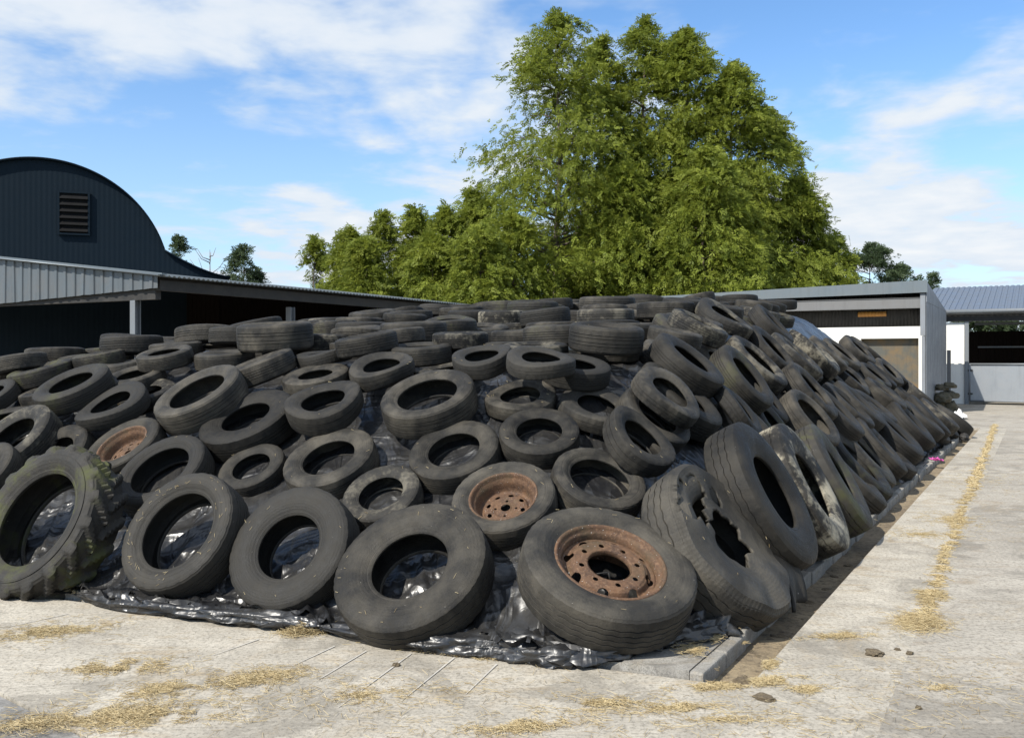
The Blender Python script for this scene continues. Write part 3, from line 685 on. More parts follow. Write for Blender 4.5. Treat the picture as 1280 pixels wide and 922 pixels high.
# kind, position, axis, radius, spin, (tone, dust, lime, moss), detail (1 = parts), rim, straw bits, thickness factor, label
TYRES = [
 ('tractor', (-3.251, 6.750, 0.441), (-0.406, -0.767, 0.496), 0.570, 0.3, (0.68, 0.39, 0, 0.6), 1, None, 0, 1, 'big chunky-lugged tractor tyre with green moss at the left end of the front bottom row'),
 ('wide', (-2.148, 6.329, 0.438), (-0.357, -0.742, 0.568), 0.427, 3.14, (0.85, 0.23, 0, 0.0), 1, None, 70, 1, 'straw-flecked tyre leaning upright in the bottom row, right of the mossy tractor tyre'),
 ('van', (-1.363, 6.041, 0.393), (-0.313, -0.768, 0.559), 0.417, 4.98, (0.72, 0.1, 0, 0.0), 1, None, 8, 1, 'smooth black tyre in the bottom row between the straw-flecked tyre and big truck tyre'),
 ('truck', (-0.570, 5.610, 0.347), (-0.265, -0.603, 0.753), 0.469, 0.55, (0.16, 0.62, 0, 0.0), 1, None, 18, 1, 'big rimless truck tyre over crumpled shiny film, left of the rusty truck wheel'),
 ('truckrim', (0.532, 5.403, 0.387), (0.178, -0.446, 0.877), 0.501, 0.45, (0.66, 0.89, 0, 0.0), 1, 'truck', 10, 1, 'big truck wheel with its rusty steel rim, front bottom row near the corner'),
 ('torn', (1.257, 5.947, 0.433), (0.661, -0.421, 0.621), 0.541, 0.75, (1.0, 0.9, 0, 0.0), 1, None, 14, 1, 'torn truck tyre with ripped holes and a loose flap at the near corner'),
 ('truck', (1.741, 6.705, 0.637), (0.768, -0.414, 0.489), 0.548, 2.9, (0.08, 0.3, 0, 0.0), 1, None, 0, 1, 'large bald truck tyre leaning on the corner behind the torn tyre'),
 ('truck', (2.289, 7.618, 0.565), (0.789, -0.382, 0.481), 0.551, 5.78, (0.07, 1, 1, 0.0), 1, None, 0, 1, 'truck tyre crusted with pale lime, second behind the torn corner tyre'),
 ('truck', (2.830, 8.536, 0.532), (0.795, -0.340, 0.502), 0.522, 6.12, (0.83, 0.54, 0, 0.4), 1, None, 0, 1, 'dark truck tyre directly behind the lime-crusted tyre at the kerb'),
 ('carrim', (-0.044, 6.135, 0.672), (-0.162, -0.549, 0.820), 0.337, 2.97, (0.64, 0.91, 0, 0.0), 1, 'car', 5, 1, 'car wheel with an orange rusty dished rim above the rusty truck wheel'),
 ('car', (-0.868, 6.476, 0.662), (-0.224, -0.565, 0.795), 0.273, 0.33, (0.63, 0.56, 0.25, 0.0), 1, None, 3, 1, 'small car tyre just above the big rimless truck tyre'),
 ('car', (-1.925, 7.157, 0.769), (-0.229, -0.534, 0.814), 0.256, 1.61, (0.54, 0.5, 0, 0.0), 1, None, 2, 1, 'smallest tyre on the front slope, above the straw-flecked tyre'),
 ('car', (-1.305, 6.952, 0.840), (-0.234, -0.502, 0.833), 0.344, 2.96, (0.43, 0.98, 0, 0.0), 1, None, 4, 1, 'black car tyre up-slope from the smooth upright bottom-row tyre'),
 ('wide', (-2.607, 7.217, 0.720), (-0.295, -0.580, 0.759), 0.368, 0.11, (0.59, 0.08, 0, 0.0), 1, None, 3, 1, 'wide tyre below the rusty left-hand wheel, behind the straw-flecked tyre'),
 ('carrim', (-3.092, 7.706, 0.873), (-0.309, -0.522, 0.795), 0.325, 3.61, (0.41, 0.53, 0, 0.0), 1, 'car', 3, 1, 'car wheel with a rusty rim on the left of the slope'),
 ('car', (-3.727, 7.895, 0.788), (-0.351, -0.616, 0.706), 0.319, 5.68, (0.05, 0.61, 0, 0.0), 1, None, 6, 1, 'tyre half hidden behind the top of the mossy tractor tyre'),
 ('car', (-4.165, 8.090, 0.906), (-0.359, -0.591, 0.722), 0.370, 0.71, (0.6, 0.22, 0.25, 0.0), 1, None, 6, 1, 'scuffed tyre cut by the left picture edge above the tractor tyre'),
 ('car', (-4.201, 7.684, 0.687), (-0.343, -0.638, 0.689), 0.283, 1.32, (0.33, 0.59, 0, 0.0), 1, None, 0, 1, 'tyre edge at the far left beside the tractor tyre'),
 ('car', (-3.913, 8.583, 1.336), (-0.247, -0.410, 0.878), 0.342, 3.15, (0.71, 0.23, 0, 0.21), 1, None, 0, 1, 'thick tyre lying tilted at the left, above the half hidden tyre'),
 ('slim', (-4.349, 9.069, 1.296), (-0.221, -0.282, 0.934), 0.281, 1.68, (0.32, 0.98, 0, 0.0), 1, None, 0, 1, 'slim tyre tucked behind the thick tilted tyre on the left'),
 ('slim', (-3.408, 8.201, 1.193), (-0.270, -0.418, 0.867), 0.314, 1.81, (0.71, 0.09, 0, 0.0), 1, None, 0, 1, 'slim tyre lying just above the left-hand rusty wheel'),
 ('wide', (-2.570, 7.950, 1.275), (-0.330, -0.447, 0.831), 0.381, 0.12, (1.0, 0.9, 0, 0.0), 1, None, 4, 1, 'pale grey wide tyre propped up at an angle, left of centre'),
 ('van', (-2.088, 7.639, 1.083), (-0.266, -0.448, 0.853), 0.389, 1.28, (0.12, 0.1, 0, 0.0), 1, None, 3, 1, 'large grey tyre directly below-right of the pale propped tyre'),
 ('slim', (-3.256, 8.563, 1.266), (-0.234, -0.347, 0.908), 0.278, 2.41, (0.07, 0.61, 0.25, 0.0), 1, None, 4, 1, 'slim dusty tyre left of the pale propped tyre'),
 ('car', (-3.480, 8.877, 1.412), (-0.151, -0.309, 0.939), 0.274, 2.53, (0.39, 0.73, 0, 0.0), 1, None, 2, 1, 'flat tyre with a pale ring behind the slim dusty tyre'),
 ('car', (-3.261, 9.029, 1.618), (-0.119, -0.251, 0.961), 0.257, 0.54, (0.75, 0.83, 0, 0.0), 1, None, 0, 1, 'flat tyre showing its oval hole beneath the shed post'),
 ('car', (-4.611, 9.413, 1.456), (-0.214, -0.185, 0.959), 0.305, 6.28, (0.45, 0.53, 0, 0.34), 1, None, 0, 1, 'flat tyre on the left skyline under the dark shed wall'),
 ('car', (-4.110, 9.562, 1.604), (-0.157, -0.114, 0.981), 0.249, 6.09, (0.41, 0.86, 0, 0.21), 1, None, 0, 1, 'second tyre along the left skyline, below the shed'),
 ('slim', (-3.792, 9.424, 1.532), (-0.121, -0.099, 0.988), 0.284, 0.86, (0.74, 0.53, 0, 0.0), 1, None, 0, 1, 'thin tilted tyre on the skyline just left of the shed post'),
 ('car', (-4.893, 9.025, 1.236), (-0.282, -0.455, 0.845), 0.258, 3.8, (0.79, 0.08, 0, 0.0), 1, None, 0, 1, 'tyre at the left edge level with the thick tilted tyre'),
 ('car', (-3.355, 9.589, 1.700), (-0.064, -0.063, 0.996), 0.257, 4.02, (0.49, 0.71, 0, 0.0), 1, None, 0, 1, 'flat tyre on the skyline just right of the shed post'),
 ('car', (-2.715, 9.084, 1.598), (-0.052, -0.106, 0.993), 0.280, 4.26, (0.7, 0.51, 0, 0.0), 1, None, 0, 1, 'low flat tyre left of the tall thick flat tyre'),
 ('wide', (-2.226, 9.027, 1.822), (-0.041, -0.090, 0.995), 0.353, 0.49, (0.62, 1, 0, 0.0), 1, None, 0, 1.18, 'tall thick tyre lying flat on the left skyline'),
 ('car', (-2.211, 8.408, 1.512), (-0.336, -0.156, 0.929), 0.325, 5.3, (0.39, 0.99, 0, 0.0), 1, None, 0, 1, 'tyre tipped back showing three tread grooves, above the large grey tyre'),
 ('van', (-1.656, 8.139, 1.420), (-0.126, -0.282, 0.951), 0.284, 0.2, (0.42, 1, 0, 0.0), 1, None, 0, 1, 'flat plain-sided tyre on bare film, left of centre'),
 ('slim', (-1.672, 8.539, 1.622), (-0.154, -0.074, 0.985), 0.249, 3.76, (0.66, 0.11, 0, 0.0), 1, None, 0, 1, 'slim tipped tyre between the tall flat tyre and the plain-sided tyre'),
 ('wide', (-1.250, 8.263, 1.738), (-0.167, -0.096, 0.981), 0.269, 3.46, (0.22, 0.28, 0, 0.0), 1, None, 0, 1, 'wide tyre tipped up to the right, showing tread, left of centre top'),
 ('car', (-1.044, 8.912, 1.817), (-0.110, -0.006, 0.994), 0.239, 1.28, (0.84, 0.72, 0, 0.0), 1, None, 0, 1, 'tyre tipped up behind the wide tipped tyre'),
 ('car', (-0.804, 8.295, 1.650), (-0.048, -0.116, 0.992), 0.285, 2.74, (0.48, 0.41, 0, 0.0), 1, None, 0, 1, 'flat tyre with narrow oval hole in the centre of the heap top'),
 ('car', (-1.116, 8.148, 1.483), (-0.106, -0.255, 0.961), 0.265, 4.94, (0.48, 1, 0, 0.0), 1, None, 0, 1, 'flat tyre just up-slope left of the large central tyre'),
 ('sag', (-1.039, 7.728, 1.502), (-0.138, -0.333, 0.933), 0.270, 6.06, (0.56, 0.48, 0, 0.0), 1, None, 4, 1, 'sunken flat tyre with straw in it touching the large central tyre'),
 ('wide', (-0.615, 7.170, 1.277), (-0.204, -0.439, 0.875), 0.361, 1.34, (0.36, 0.9, 0, 0.0), 1, None, 3, 1, 'large open-holed tyre in the middle of the heap front shoulder'),
 ('sag', (-1.435, 7.405, 1.229), (-0.224, -0.390, 0.893), 0.326, 0.91, (0.3, 0.32, 0, 0.0), 1, None, 8, 1, 'sagging slumped tyre between the large grey tyre and large central tyre'),
 ('car', (-0.392, 6.725, 0.920), (-0.206, -0.525, 0.826), 0.326, 4.37, (0.23, 0.65, 0, 0.0), 1, None, 3, 1, 'car tyre directly above-left of the rusty dished car wheel'),
 ('slim', (0.064, 7.216, 1.294), (-0.068, -0.383, 0.921), 0.275, 1.09, (0.08, 0.97, 0, 0.0), 1, None, 12, 1, 'tyre with a clump of straw on its sidewall, right of the large central tyre'),
 ('car', (0.192, 6.733, 1.054), (-0.033, -0.517, 0.855), 0.283, 3.3, (0.01, 0.47, 0, 0.0), 1, None, 3, 1, 'car tyre directly above the rusty dished car wheel'),
 ('wide', (0.560, 6.310, 0.770), (0.216, -0.508, 0.834), 0.315, 4.31, (0.36, 0.84, 0, 0.0), 1, None, 2, 1, 'wide clean tyre between the rusty truck wheel and the rusty car wheel slope side'),
 ('slim', (0.628, 7.125, 1.217), (0.239, -0.380, 0.894), 0.300, 1.06, (0.68, 0.84, 0, 0.0), 1, None, 0, 1, 'slim tyre lying tilted below the bare film patch'),
 ('slim', (1.152, 7.141, 1.328), (0.520, -0.418, 0.745), 0.291, 3.73, (0.33, 0.87, 0, 0.0), 1, None, 0, 1, 'upper tyre of the doubled pair on the right shoulder'),
 ('car', (1.048, 7.156, 1.147), (0.515, -0.452, 0.728), 0.298, 3.62, (0.8, 0.72, 0, 0.0), 1, None, 0, 1, 'lower tyre of the doubled pair on the right shoulder'),
 ('sag', (0.856, 6.574, 1.028), (0.522, -0.424, 0.740), 0.290, 5.4, (0.33, 0.48, 0, 0.0), 1, None, 5, 1, 'crushed misshapen tyre beside the wide clean tyre'),
 ('van', (1.454, 8.019, 1.557), (0.548, -0.321, 0.773), 0.340, 0.3, (0.3, 0.22, 0, 0.0), 1, None, 0, 1, 'thick tyre leaning right above the doubled pair'),
 ('car', (2.127, 8.902, 1.417), (0.681, -0.407, 0.609), 0.356, 4.96, (0.49, 0.42, 0, 0.21), 1, None, 0, 1, 'grey tyre showing its tread edge, right of the thick leaning tyre'),
 ('slim', (2.024, 9.366, 1.512), (0.616, -0.311, 0.724), 0.349, 3.98, (0.15, 0.78, 0, 0.0), 1, None, 0, 1, 'slim tyre tucked behind the grey tread-edged tyre'),
 ('car', (2.643, 10.474, 1.538), (0.596, -0.349, 0.723), 0.399, 3.84, (0.2, 0.71, 0.25, 0.0), 1, None, 0, 1, 'tyre with pale disc of film in its hole on the right shoulder'),
 ('slim', (1.889, 8.028, 1.161), (0.750, -0.260, 0.609), 0.287, 2.94, (0.36, 0.07, 0, 0.0), 1, None, 0, 1, 'narrow tyre stacked sideways right of the doubled pair'),
 ('car', (1.577, 7.755, 1.013), (0.628, -0.448, 0.637), 0.226, 3.67, (0.34, 0.1, 0, 0.0), 1, None, 0, 1, 'small tyre peeping out below the narrow sideways tyre'),
 ('car', (2.427, 9.102, 0.948), (0.718, -0.379, 0.583), 0.339, 1.12, (0.74, 0.1, 0, 0.33), 1, None, 0, 1, 'tyre just above the lime-crusted truck tyre on the right face'),
 ('car', (3.483, 11.884, 1.619), (0.608, -0.275, 0.745), 0.396, 3.43, (0.48, 0.24, 0.25, 0.0), 1, None, 0, 1, 'tyre right of the one with the pale disc in its hole'),
 ('slim', (4.232, 13.518, 1.689), (0.625, -0.253, 0.738), 0.462, 5.94, (0.07, 0.25, 0.5, 0.0), 1, None, 0, 1, 'pale edged slim tyre below the bare film on the right shoulder'),
 ('car', (3.335, 10.820, 1.218), (0.682, -0.364, 0.635), 0.397, 2.9, (0.1, 0.7, 0, 0.0), 1, None, 0, 1, 'right face tyre with a deep dark hole, above the tyre over the limed one'),
 ('car', (2.520, 9.704, 1.195), (0.705, -0.323, 0.631), 0.330, 3.19, (0.31, 0.1, 0, 0.0), 1, None, 0, 1, 'right face tyre between the deep-holed tyre and the grey tread-edged tyre'),
 ('wide', (0.787, 8.023, 1.782), (0.064, -0.127, 0.990), 0.313, 4.64, (0.27, 0.42, 0, 0.0), 1, None, 3, 1.18, 'tall thick flat tyre with wavy tread above the bare film patch'),
 ('car', (0.188, 8.063, 1.655), (-0.022, -0.103, 0.994), 0.288, 4.86, (0.19, 0.07, 0.25, 0.0), 1, None, 0, 1, 'flat tyre left of the tall wavy-treaded tyre'),
 ('car', (0.486, 7.450, 1.510), (0.096, -0.270, 0.958), 0.279, 4.69, (0.51, 0.09, 0, 0.0), 1, None, 0, 1, 'tyre tipped towards the bare film patch below the tall wavy-treaded tyre'),
 ('slim', (0.215, 7.169, 1.576), (0.041, -0.282, 0.959), 0.263, 2.08, (0.84, 0.28, 0, 0.0), 1, None, 0, 1, 'slim tyre overlapping the tipped one beside the bare film patch'),
 ('sag', (-0.232, 7.592, 1.583), (-0.121, -0.292, 0.949), 0.259, 3.62, (0.79, 0.1, 0, 0.0), 1, None, 4, 1, 'sunken flat tyre just behind the large central tyre'),
 ('car', (0.097, 9.404, 1.806), (-0.018, -0.034, 0.999), 0.306, 5.13, (0.15, 0.71, 0, 0.0), 1, None, 0, 1, 'flat tyre two back from the clump-of-straw tyre'),
 ('van', (-0.457, 8.516, 1.774), (-0.020, -0.069, 0.997), 0.249, 3.52, (0.04, 0.11, 0.25, 0.0), 1, None, 0, 1, 'flat tyre right of the narrow-holed central top tyre'),
 ('car', (-0.118, 11.583, 2.109), (-0.018, -0.030, 0.999), 0.292, 3.83, (0.43, 0.43, 0.6, 0.0), 1, None, 0, 1, 'flat tyre with white limed top in the middle of the heap top'),
 ('wide', (0.264, 12.238, 2.226), (-0.018, -0.034, 0.999), 0.328, 4.79, (0.77, 0.08, 0, 0.2), 1, None, 0, 1.18, 'thick flat tyre behind and right of the white limed top tyre'),
 ('wide', (0.986, 10.118, 2.046), (-0.018, -0.043, 0.999), 0.304, 4.36, (0.8, 0.5, 0.25, 0.0), 1, None, 0, 1, 'lower tyre of the flat stack of two near the top centre'),
 ('car', (1.287, 12.977, 2.346), (-0.008, -0.051, 0.999), 0.380, 1.4, (0.82, 0.8, 0, 0.0), 1, None, 0, 1, 'upper tyre of the flat stack of two near the top centre'),
 ('van', (-1.331, 12.546, 2.156), (-0.041, -0.021, 0.999), 0.296, 6.2, (0.22, 0.38, 0, 0.0), 1, None, 0, 1, 'rounded smooth tyre on the skyline in front of the shed'),
 ('slim', (-1.515, 13.366, 2.244), (-0.120, -0.013, 0.993), 0.304, 0.19, (0.41, 0.3, 0, 0.0), 1, None, 0, 1, 'thin tyre propped up on the skyline against the dark shed'),
 ('car', (1.518, 8.958, 1.810), (0.186, -0.135, 0.973), 0.255, 0.78, (0.6, 0.77, 0, 0.0), 1, None, 0, 1, 'flat tyre with slit hole right of the tall wavy-treaded tyre'),
 ('wide', (1.827, 9.452, 1.912), (0.415, -0.217, 0.884), 0.300, 3.73, (0.26, 0.1, 0.25, 0.0), 1, None, 0, 1, 'wide flat grooved tyre behind the slit-holed flat tyre'),
 ('slim', (1.395, 10.652, 1.949), (0.018, -0.070, 0.997), 0.268, 4.87, (0.77, 0.81, 0, 0.0), 1, None, 0, 1, 'small tilted tyre behind the tall wavy-treaded tyre'),
 ('van', (1.805, 11.286, 2.183), (-0.018, -0.030, 0.999), 0.339, 1.73, (0.1, 0.71, 0, 0.0), 1, None, 0, 1, 'speckled flat tyre at the top right of the heap'),
 ('truck', (3.012, 9.360, 0.414), (0.650, -0.314, 0.692), 0.493, 2.12, (0.11, 0.76, 0, 0.0), 1, None, 0, 1, 'large truck tyre in bottom row up the right slope, seventeenth from the far end'),
 ('car', (3.475, 10.064, 0.371), (0.675, -0.234, 0.700), 0.502, 2.5, (0.62, 0.3, 0, 0.0), 1, None, 0, 1, 'black car tyre in bottom row up the right slope, sixteenth from the far end'),
 ('car', (3.789, 10.676, 0.400), (0.651, -0.332, 0.683), 0.495, 3.45, (0.02, 0.21, 0, 0.18), 1, None, 0, 1, 'black car tyre in bottom row up the right slope, fifteenth from the far end'),
 ('truck', (4.121, 11.328, 0.445), (0.671, -0.324, 0.667), 0.475, 4.7, (0.45, 1, 0, 0.29), 1, None, 0, 1, 'large truck tyre in bottom row up the right slope, fourteenth from the far end'),
 ('truck', (4.532, 11.953, 0.502), (0.692, -0.297, 0.657), 0.455, 0.4, (0.13, 0.44, 0, 0.0), 1, None, 0, 1, 'large truck tyre in bottom row up the right slope, thirteenth from the far end'),
 ('truck', (4.939, 12.713, 0.327), (0.542, -0.261, 0.799), 0.435, 4.62, (0.0, 0.43, 0, 0.0), 1, None, 0, 1, 'large truck tyre in bottom row up the right slope, twelfth from the far end'),
 ('truck', (5.297, 13.330, 0.529), (0.605, -0.324, 0.727), 0.461, 2.26, (0.39, 0.09, 0, 0.0), 1, None, 0, 1, 'large truck tyre in bottom row up the right slope, eleventh from the far end'),
 ('truck', (5.648, 14.183, 0.418), (0.611, -0.370, 0.700), 0.469, 3.32, (0.6, 0.11, 0, 0.0), 1, None, 0, 1, 'large truck tyre in bottom row up the right slope, tenth from the far end'),
 ('truck', (5.890, 14.752, 0.443), (0.617, -0.338, 0.711), 0.481, 1.37, (0.67, 0.51, 0, 0.0), 1, None, 0, 1, 'large truck tyre in bottom row up the right slope, ninth from the far end'),
 ('truck', (6.370, 15.410, 0.557), (0.653, -0.344, 0.675), 0.472, 4.25, (0.37, 0.11, 0, 0.0), 1, None, 0, 1, 'large truck tyre in bottom row up the right slope, eighth from the far end'),
 ('car', (6.671, 16.122, 0.433), (0.591, -0.341, 0.731), 0.469, 1.27, (0.25, 0.49, 0, 0.0), 1, None, 0, 1, 'black car tyre in bottom row up the right slope, seventh from the far end'),
 ('truck', (7.121, 16.699, 0.540), (0.604, -0.285, 0.744), 0.433, 2.15, (0.75, 0.09, 0, 0.0), 1, None, 0, 1, 'large truck tyre in bottom row up the right slope, sixth from the far end'),
 ('truck', (7.498, 17.362, 0.551), (0.666, -0.291, 0.687), 0.489, 5.24, (0.33, 0.11, 0, 0.0), 1, None, 0, 1, 'large truck tyre in bottom row up the right slope, fifth from the far end'),
 ('truck', (7.759, 17.946, 0.353), (0.594, -0.362, 0.719), 0.466, 5.51, (0.2, 0.98, 0, 0.0), 1, None, 0, 1, 'large truck tyre in bottom row up the right slope, fourth from the far end'),
 ('car', (8.210, 18.559, 0.506), (0.576, -0.297, 0.762), 0.445, 3.92, (0.41, 0.87, 0.25, 0.0), 1, None, 0, 1, 'black car tyre in bottom row up the right slope, third from the far end'),
 ('truck', (8.576, 19.358, 0.328), (0.604, -0.328, 0.727), 0.470, 2.4, (0.26, 0.11, 0, 0.0), 1, None, 0, 1, 'large truck tyre in bottom row up the right slope, second from the far end'),
 ('van', (9.081, 19.936, 0.343), (0.583, -0.076, 0.809), 0.486, 5.24, (0.73, 0.08, 0, 0.0), 1, None, 0, 1, 'thick sided tyre in bottom row up the right slope, first from the far end'),
 ('car', (2.040, 8.301, 0.885), (0.652, -0.416, 0.634), 0.431, 2.64, (0.29, 0.8, 0, 0.0), 1, None, 0, 1, 'black car tyre in second row up the right slope, twelfth from the far end'),
 ('wide', (3.096, 10.026, 0.960), (0.613, -0.450, 0.649), 0.370, 5.28, (0.58, 0.87, 0, 0.0), 1, None, 0, 1, 'wide black tyre in second row up the right slope, eleventh from the far end'),
 ('car', (3.764, 11.281, 0.967), (0.648, -0.300, 0.700), 0.421, 1.72, (0.8, 0.1, 0, 0.0), 1, None, 0, 1, 'black car tyre in second row up the right slope, tenth from the far end'),
 ('wide', (4.273, 12.334, 0.965), (0.617, -0.289, 0.732), 0.413, 2.22, (0.4, 0.25, 0, 0.0), 1, None, 0, 1, 'wide black tyre in second row up the right slope, ninth from the far end'),
 ('van', (4.640, 12.941, 0.964), (0.628, -0.295, 0.720), 0.428, 2.53, (0.76, 0.08, 0, 0.0), 1, None, 0, 1, 'thick sided tyre in second row up the right slope, eighth from the far end'),
 ('wide', (5.169, 14.048, 0.842), (0.614, -0.301, 0.730), 0.430, 3.16, (0.03, 0.92, 0, 0.0), 1, None, 0, 1, 'wide black tyre in second row up the right slope, seventh from the far end'),
 ('van', (5.473, 14.609, 0.843), (0.550, -0.289, 0.784), 0.400, 5.37, (0.61, 0.3, 0, 0.0), 1, None, 0, 1, 'thick sided tyre in second row up the right slope, sixth from the far end'),
 ('car', (6.094, 15.774, 1.000), (0.547, -0.291, 0.785), 0.402, 2.19, (0.11, 0.6, 0, 0.0), 1, None, 0, 1, 'black car tyre in second row up the right slope, fifth from the far end'),
 ('van', (6.480, 16.458, 0.952), (0.639, -0.267, 0.721), 0.398, 4.74, (0.54, 0.26, 0, 0.31), 1, None, 0, 1, 'thick sided tyre in second row up the right slope, fourth from the far end'),
 ('wide', (7.079, 17.641, 0.798), (0.573, -0.344, 0.744), 0.385, 3.57, (0.42, 0.73, 0, 0.0), 1, None, 0, 1, 'wide black tyre in second row up the right slope, third from the far end'),
 ('car', (7.387, 18.211, 0.903), (0.577, -0.294, 0.762), 0.380, 1.09, (0.14, 0.35, 0, 0.0), 0, None, 0, 1, 'black car tyre in second row up the right slope, second from the far end'),
 ('car', (8.163, 19.324, 0.877), (0.612, -0.229, 0.757), 0.415, 5.79, (0.8, 0.08, 0.25, 0.0), 0, None, 0, 1, 'black car tyre in second row up the right slope, first from the far end'),
 ('car', (1.309, 7.616, 1.273), (0.566, -0.305, 0.766), 0.385, 0.71, (0.45, 0.23, 0, 0.0), 1, None, 0, 1, 'black car tyre in third row up the right slope, tenth from the far end'),
 ('slim', (3.344, 11.450, 1.204), (0.663, -0.310, 0.681), 0.375, 4.23, (0.21, 0.66, 0, 0.0), 1, None, 0, 1, 'slim black tyre in third row up the right slope, ninth from the far end'),
 ('car', (4.567, 13.709, 1.232), (0.589, -0.354, 0.726), 0.385, 1.88, (0.39, 0.87, 0, 0.0), 1, None, 0, 1, 'black car tyre in third row up the right slope, eighth from the far end'),
 ('slim', (5.063, 14.796, 1.192), (0.603, -0.222, 0.766), 0.357, 3.59, (0.01, 0.44, 0, 0.0), 1, None, 0, 1, 'slim black tyre in third row up the right slope, seventh from the far end'),
 ('slim', (5.383, 15.314, 1.285), (0.571, -0.346, 0.745), 0.399, 0.21, (0.2, 0.72, 0, 0.0), 1, None, 0, 1, 'slim black tyre in third row up the right slope, sixth from the far end'),
 ('slim', (5.951, 16.420, 1.174), (0.593, -0.382, 0.709), 0.387, 4.23, (0.47, 0.23, 0, 0.0), 1, None, 0, 1, 'slim black tyre in third row up the right slope, fifth from the far end'),
 ('wide', (6.362, 16.925, 1.289), (0.528, -0.361, 0.769), 0.341, 3.79, (0.48, 0.31, 0, 0.0), 0, None, 0, 1, 'wide black tyre in third row up the right slope, fourth from the far end'),
 ('car', (6.692, 17.480, 1.293), (0.611, -0.308, 0.729), 0.341, 4.29, (0.05, 0.09, 0, 0.0), 0, None, 0, 1, 'black car tyre in third row up the right slope, third from the far end'),
 ('van', (7.266, 18.602, 1.339), (0.581, -0.440, 0.685), 0.355, 5.88, (0.71, 0.92, 0, 0.0), 0, None, 0, 1, 'thick sided tyre in third row up the right slope, second from the far end'),
 ('van', (7.568, 19.265, 1.359), (0.615, -0.293, 0.732), 0.393, 5.72, (0.32, 0.31, 0, 0.0), 0, None, 0, 1, 'thick sided tyre in third row up the right slope, first from the far end'),
 ('car', (1.443, 8.495, 1.548), (0.446, -0.234, 0.864), 0.343, 5.5, (0.05, 1, 0, 0.0), 1, None, 0, 1, 'black car tyre in fourth row up the right slope, tenth from the far end'),
 ('car', (3.024, 11.292, 1.681), (0.656, -0.366, 0.660), 0.374, 4.09, (0.04, 0.61, 0, 0.0), 1, None, 0, 1, 'black car tyre in fourth row up the right slope, ninth from the far end'),
 ('wide', (3.887, 13.023, 1.543), (0.624, -0.356, 0.696), 0.365, 1.62, (0.54, 0.22, 0, 0.0), 1, None, 0, 1, 'wide black tyre in fourth row up the right slope, eighth from the far end'),
 ('car', (4.949, 15.117, 1.679), (0.634, -0.274, 0.723), 0.371, 2.39, (0.84, 1, 0, 0.0), 1, None, 0, 1, 'black car tyre in fourth row up the right slope, seventh from the far end'),
 ('wide', (5.213, 15.773, 1.676), (0.580, -0.314, 0.752), 0.337, 5.54, (0.62, 0.11, 0, 0.27), 0, None, 0, 1, 'wide black tyre in fourth row up the right slope, sixth from the far end'),
 ('wide', (5.518, 16.184, 1.663), (0.552, -0.353, 0.755), 0.385, 3.1, (0.79, 0.81, 0, 0.0), 1, None, 0, 1, 'wide black tyre in fourth row up the right slope, fifth from the far end'),
 ('slim', (5.733, 16.763, 1.647), (0.550, -0.324, 0.770), 0.389, 3.85, (0.45, 0.91, 0, 0.0), 1, None, 0, 1, 'slim black tyre in fourth row up the right slope, fourth from the far end'),
 ('car', (6.047, 17.463, 1.642), (0.598, -0.286, 0.749), 0.382, 2.83, (0.77, 0.28, 0, 0.0), 1, None, 0, 1, 'black car tyre in fourth row up the right slope, third from the far end'),
 ('van', (6.455, 17.955, 1.753), (0.585, -0.393, 0.709), 0.378, 4.88, (0.41, 0.83, 0, 0.0), 0, None, 0, 1, 'thick sided tyre in fourth row up the right slope, second from the far end'),
 ('wide', (6.978, 19.075, 1.777), (0.603, -0.158, 0.782), 0.377, 3.99, (0.24, 0.63, 0, 0.0), 0, None, 0, 1, 'wide black tyre in fourth row up the right slope, first from the far end'),
 ('wide', (-0.971, 9.474, 1.875), (-0.031, -0.061, 0.998), 0.332, 0.12, (0.53, 0.61, 0, 0.0), 1, None, 0, 1, 'wide black tyre in top row up the right slope, eighth from the far end'),
 ('slim', (-0.666, 10.030, 1.957), (-0.067, -0.150, 0.986), 0.313, 2.08, (0.69, 0.4, 0, 0.26), 1, None, 0, 1, 'slim black tyre in top row up the right slope, seventh from the far end'),
 ('car', (-0.379, 10.552, 1.880), (-0.002, -0.139, 0.990), 0.349, 2.52, (0.53, 1, 0, 0.0), 1, None, 0, 1, 'black car tyre in top row up the right slope, sixth from the far end'),
 ('car', (1.786, 9.997, 1.881), (0.315, -0.258, 0.913), 0.344, 5.91, (0.55, 0.83, 0, 0.31), 1, None, 0, 1, 'black car tyre in top row up the right slope, fifth from the far end'),
 ('car', (2.002, 10.619, 1.974), (0.188, -0.174, 0.967), 0.325, 4.0, (0.63, 0.5, 0, 0.0), 1, None, 0, 1, 'black car tyre in top row up the right slope, fourth from the far end'),
 ('slim', (2.454, 11.114, 2.069), (0.449, -0.317, 0.836), 0.356, 4.34, (0.71, 0.08, 0.25, 0.0), 1, None, 0, 1, 'slim black tyre in top row up the right slope, third from the far end'),
 ('car', (3.028, 12.288, 1.949), (0.554, -0.242, 0.797), 0.309, 0.3, (0.67, 0.87, 0, 0.0), 1, None, 0, 1, 'black car tyre in top row up the right slope, second from the far end'),
 ('car', (3.434, 12.741, 2.036), (0.668, -0.323, 0.670), 0.352, 1.15, (0.24, 0.22, 0, 0.0), 1, None, 0, 1, 'black car tyre in top row up the right slope, first from the far end'),
 ('car', (-4.565, 8.621, 1.024), (-0.143, -0.248, 0.958), 0.297, 5.95, (0.52, 0.49, 0, 0.36), 1, None, 0, 1, 'black car tyre flat on heap top, twenty fourth row from the back, first from left'),
 ('slim', (-0.523, 7.888, 1.478), (-0.087, -0.140, 0.986), 0.286, 4.57, (0.33, 0.76, 0.25, 0.0), 1, None, 0, 1, 'slim black tyre flat on heap top, twenty third row from the back, third from left'),
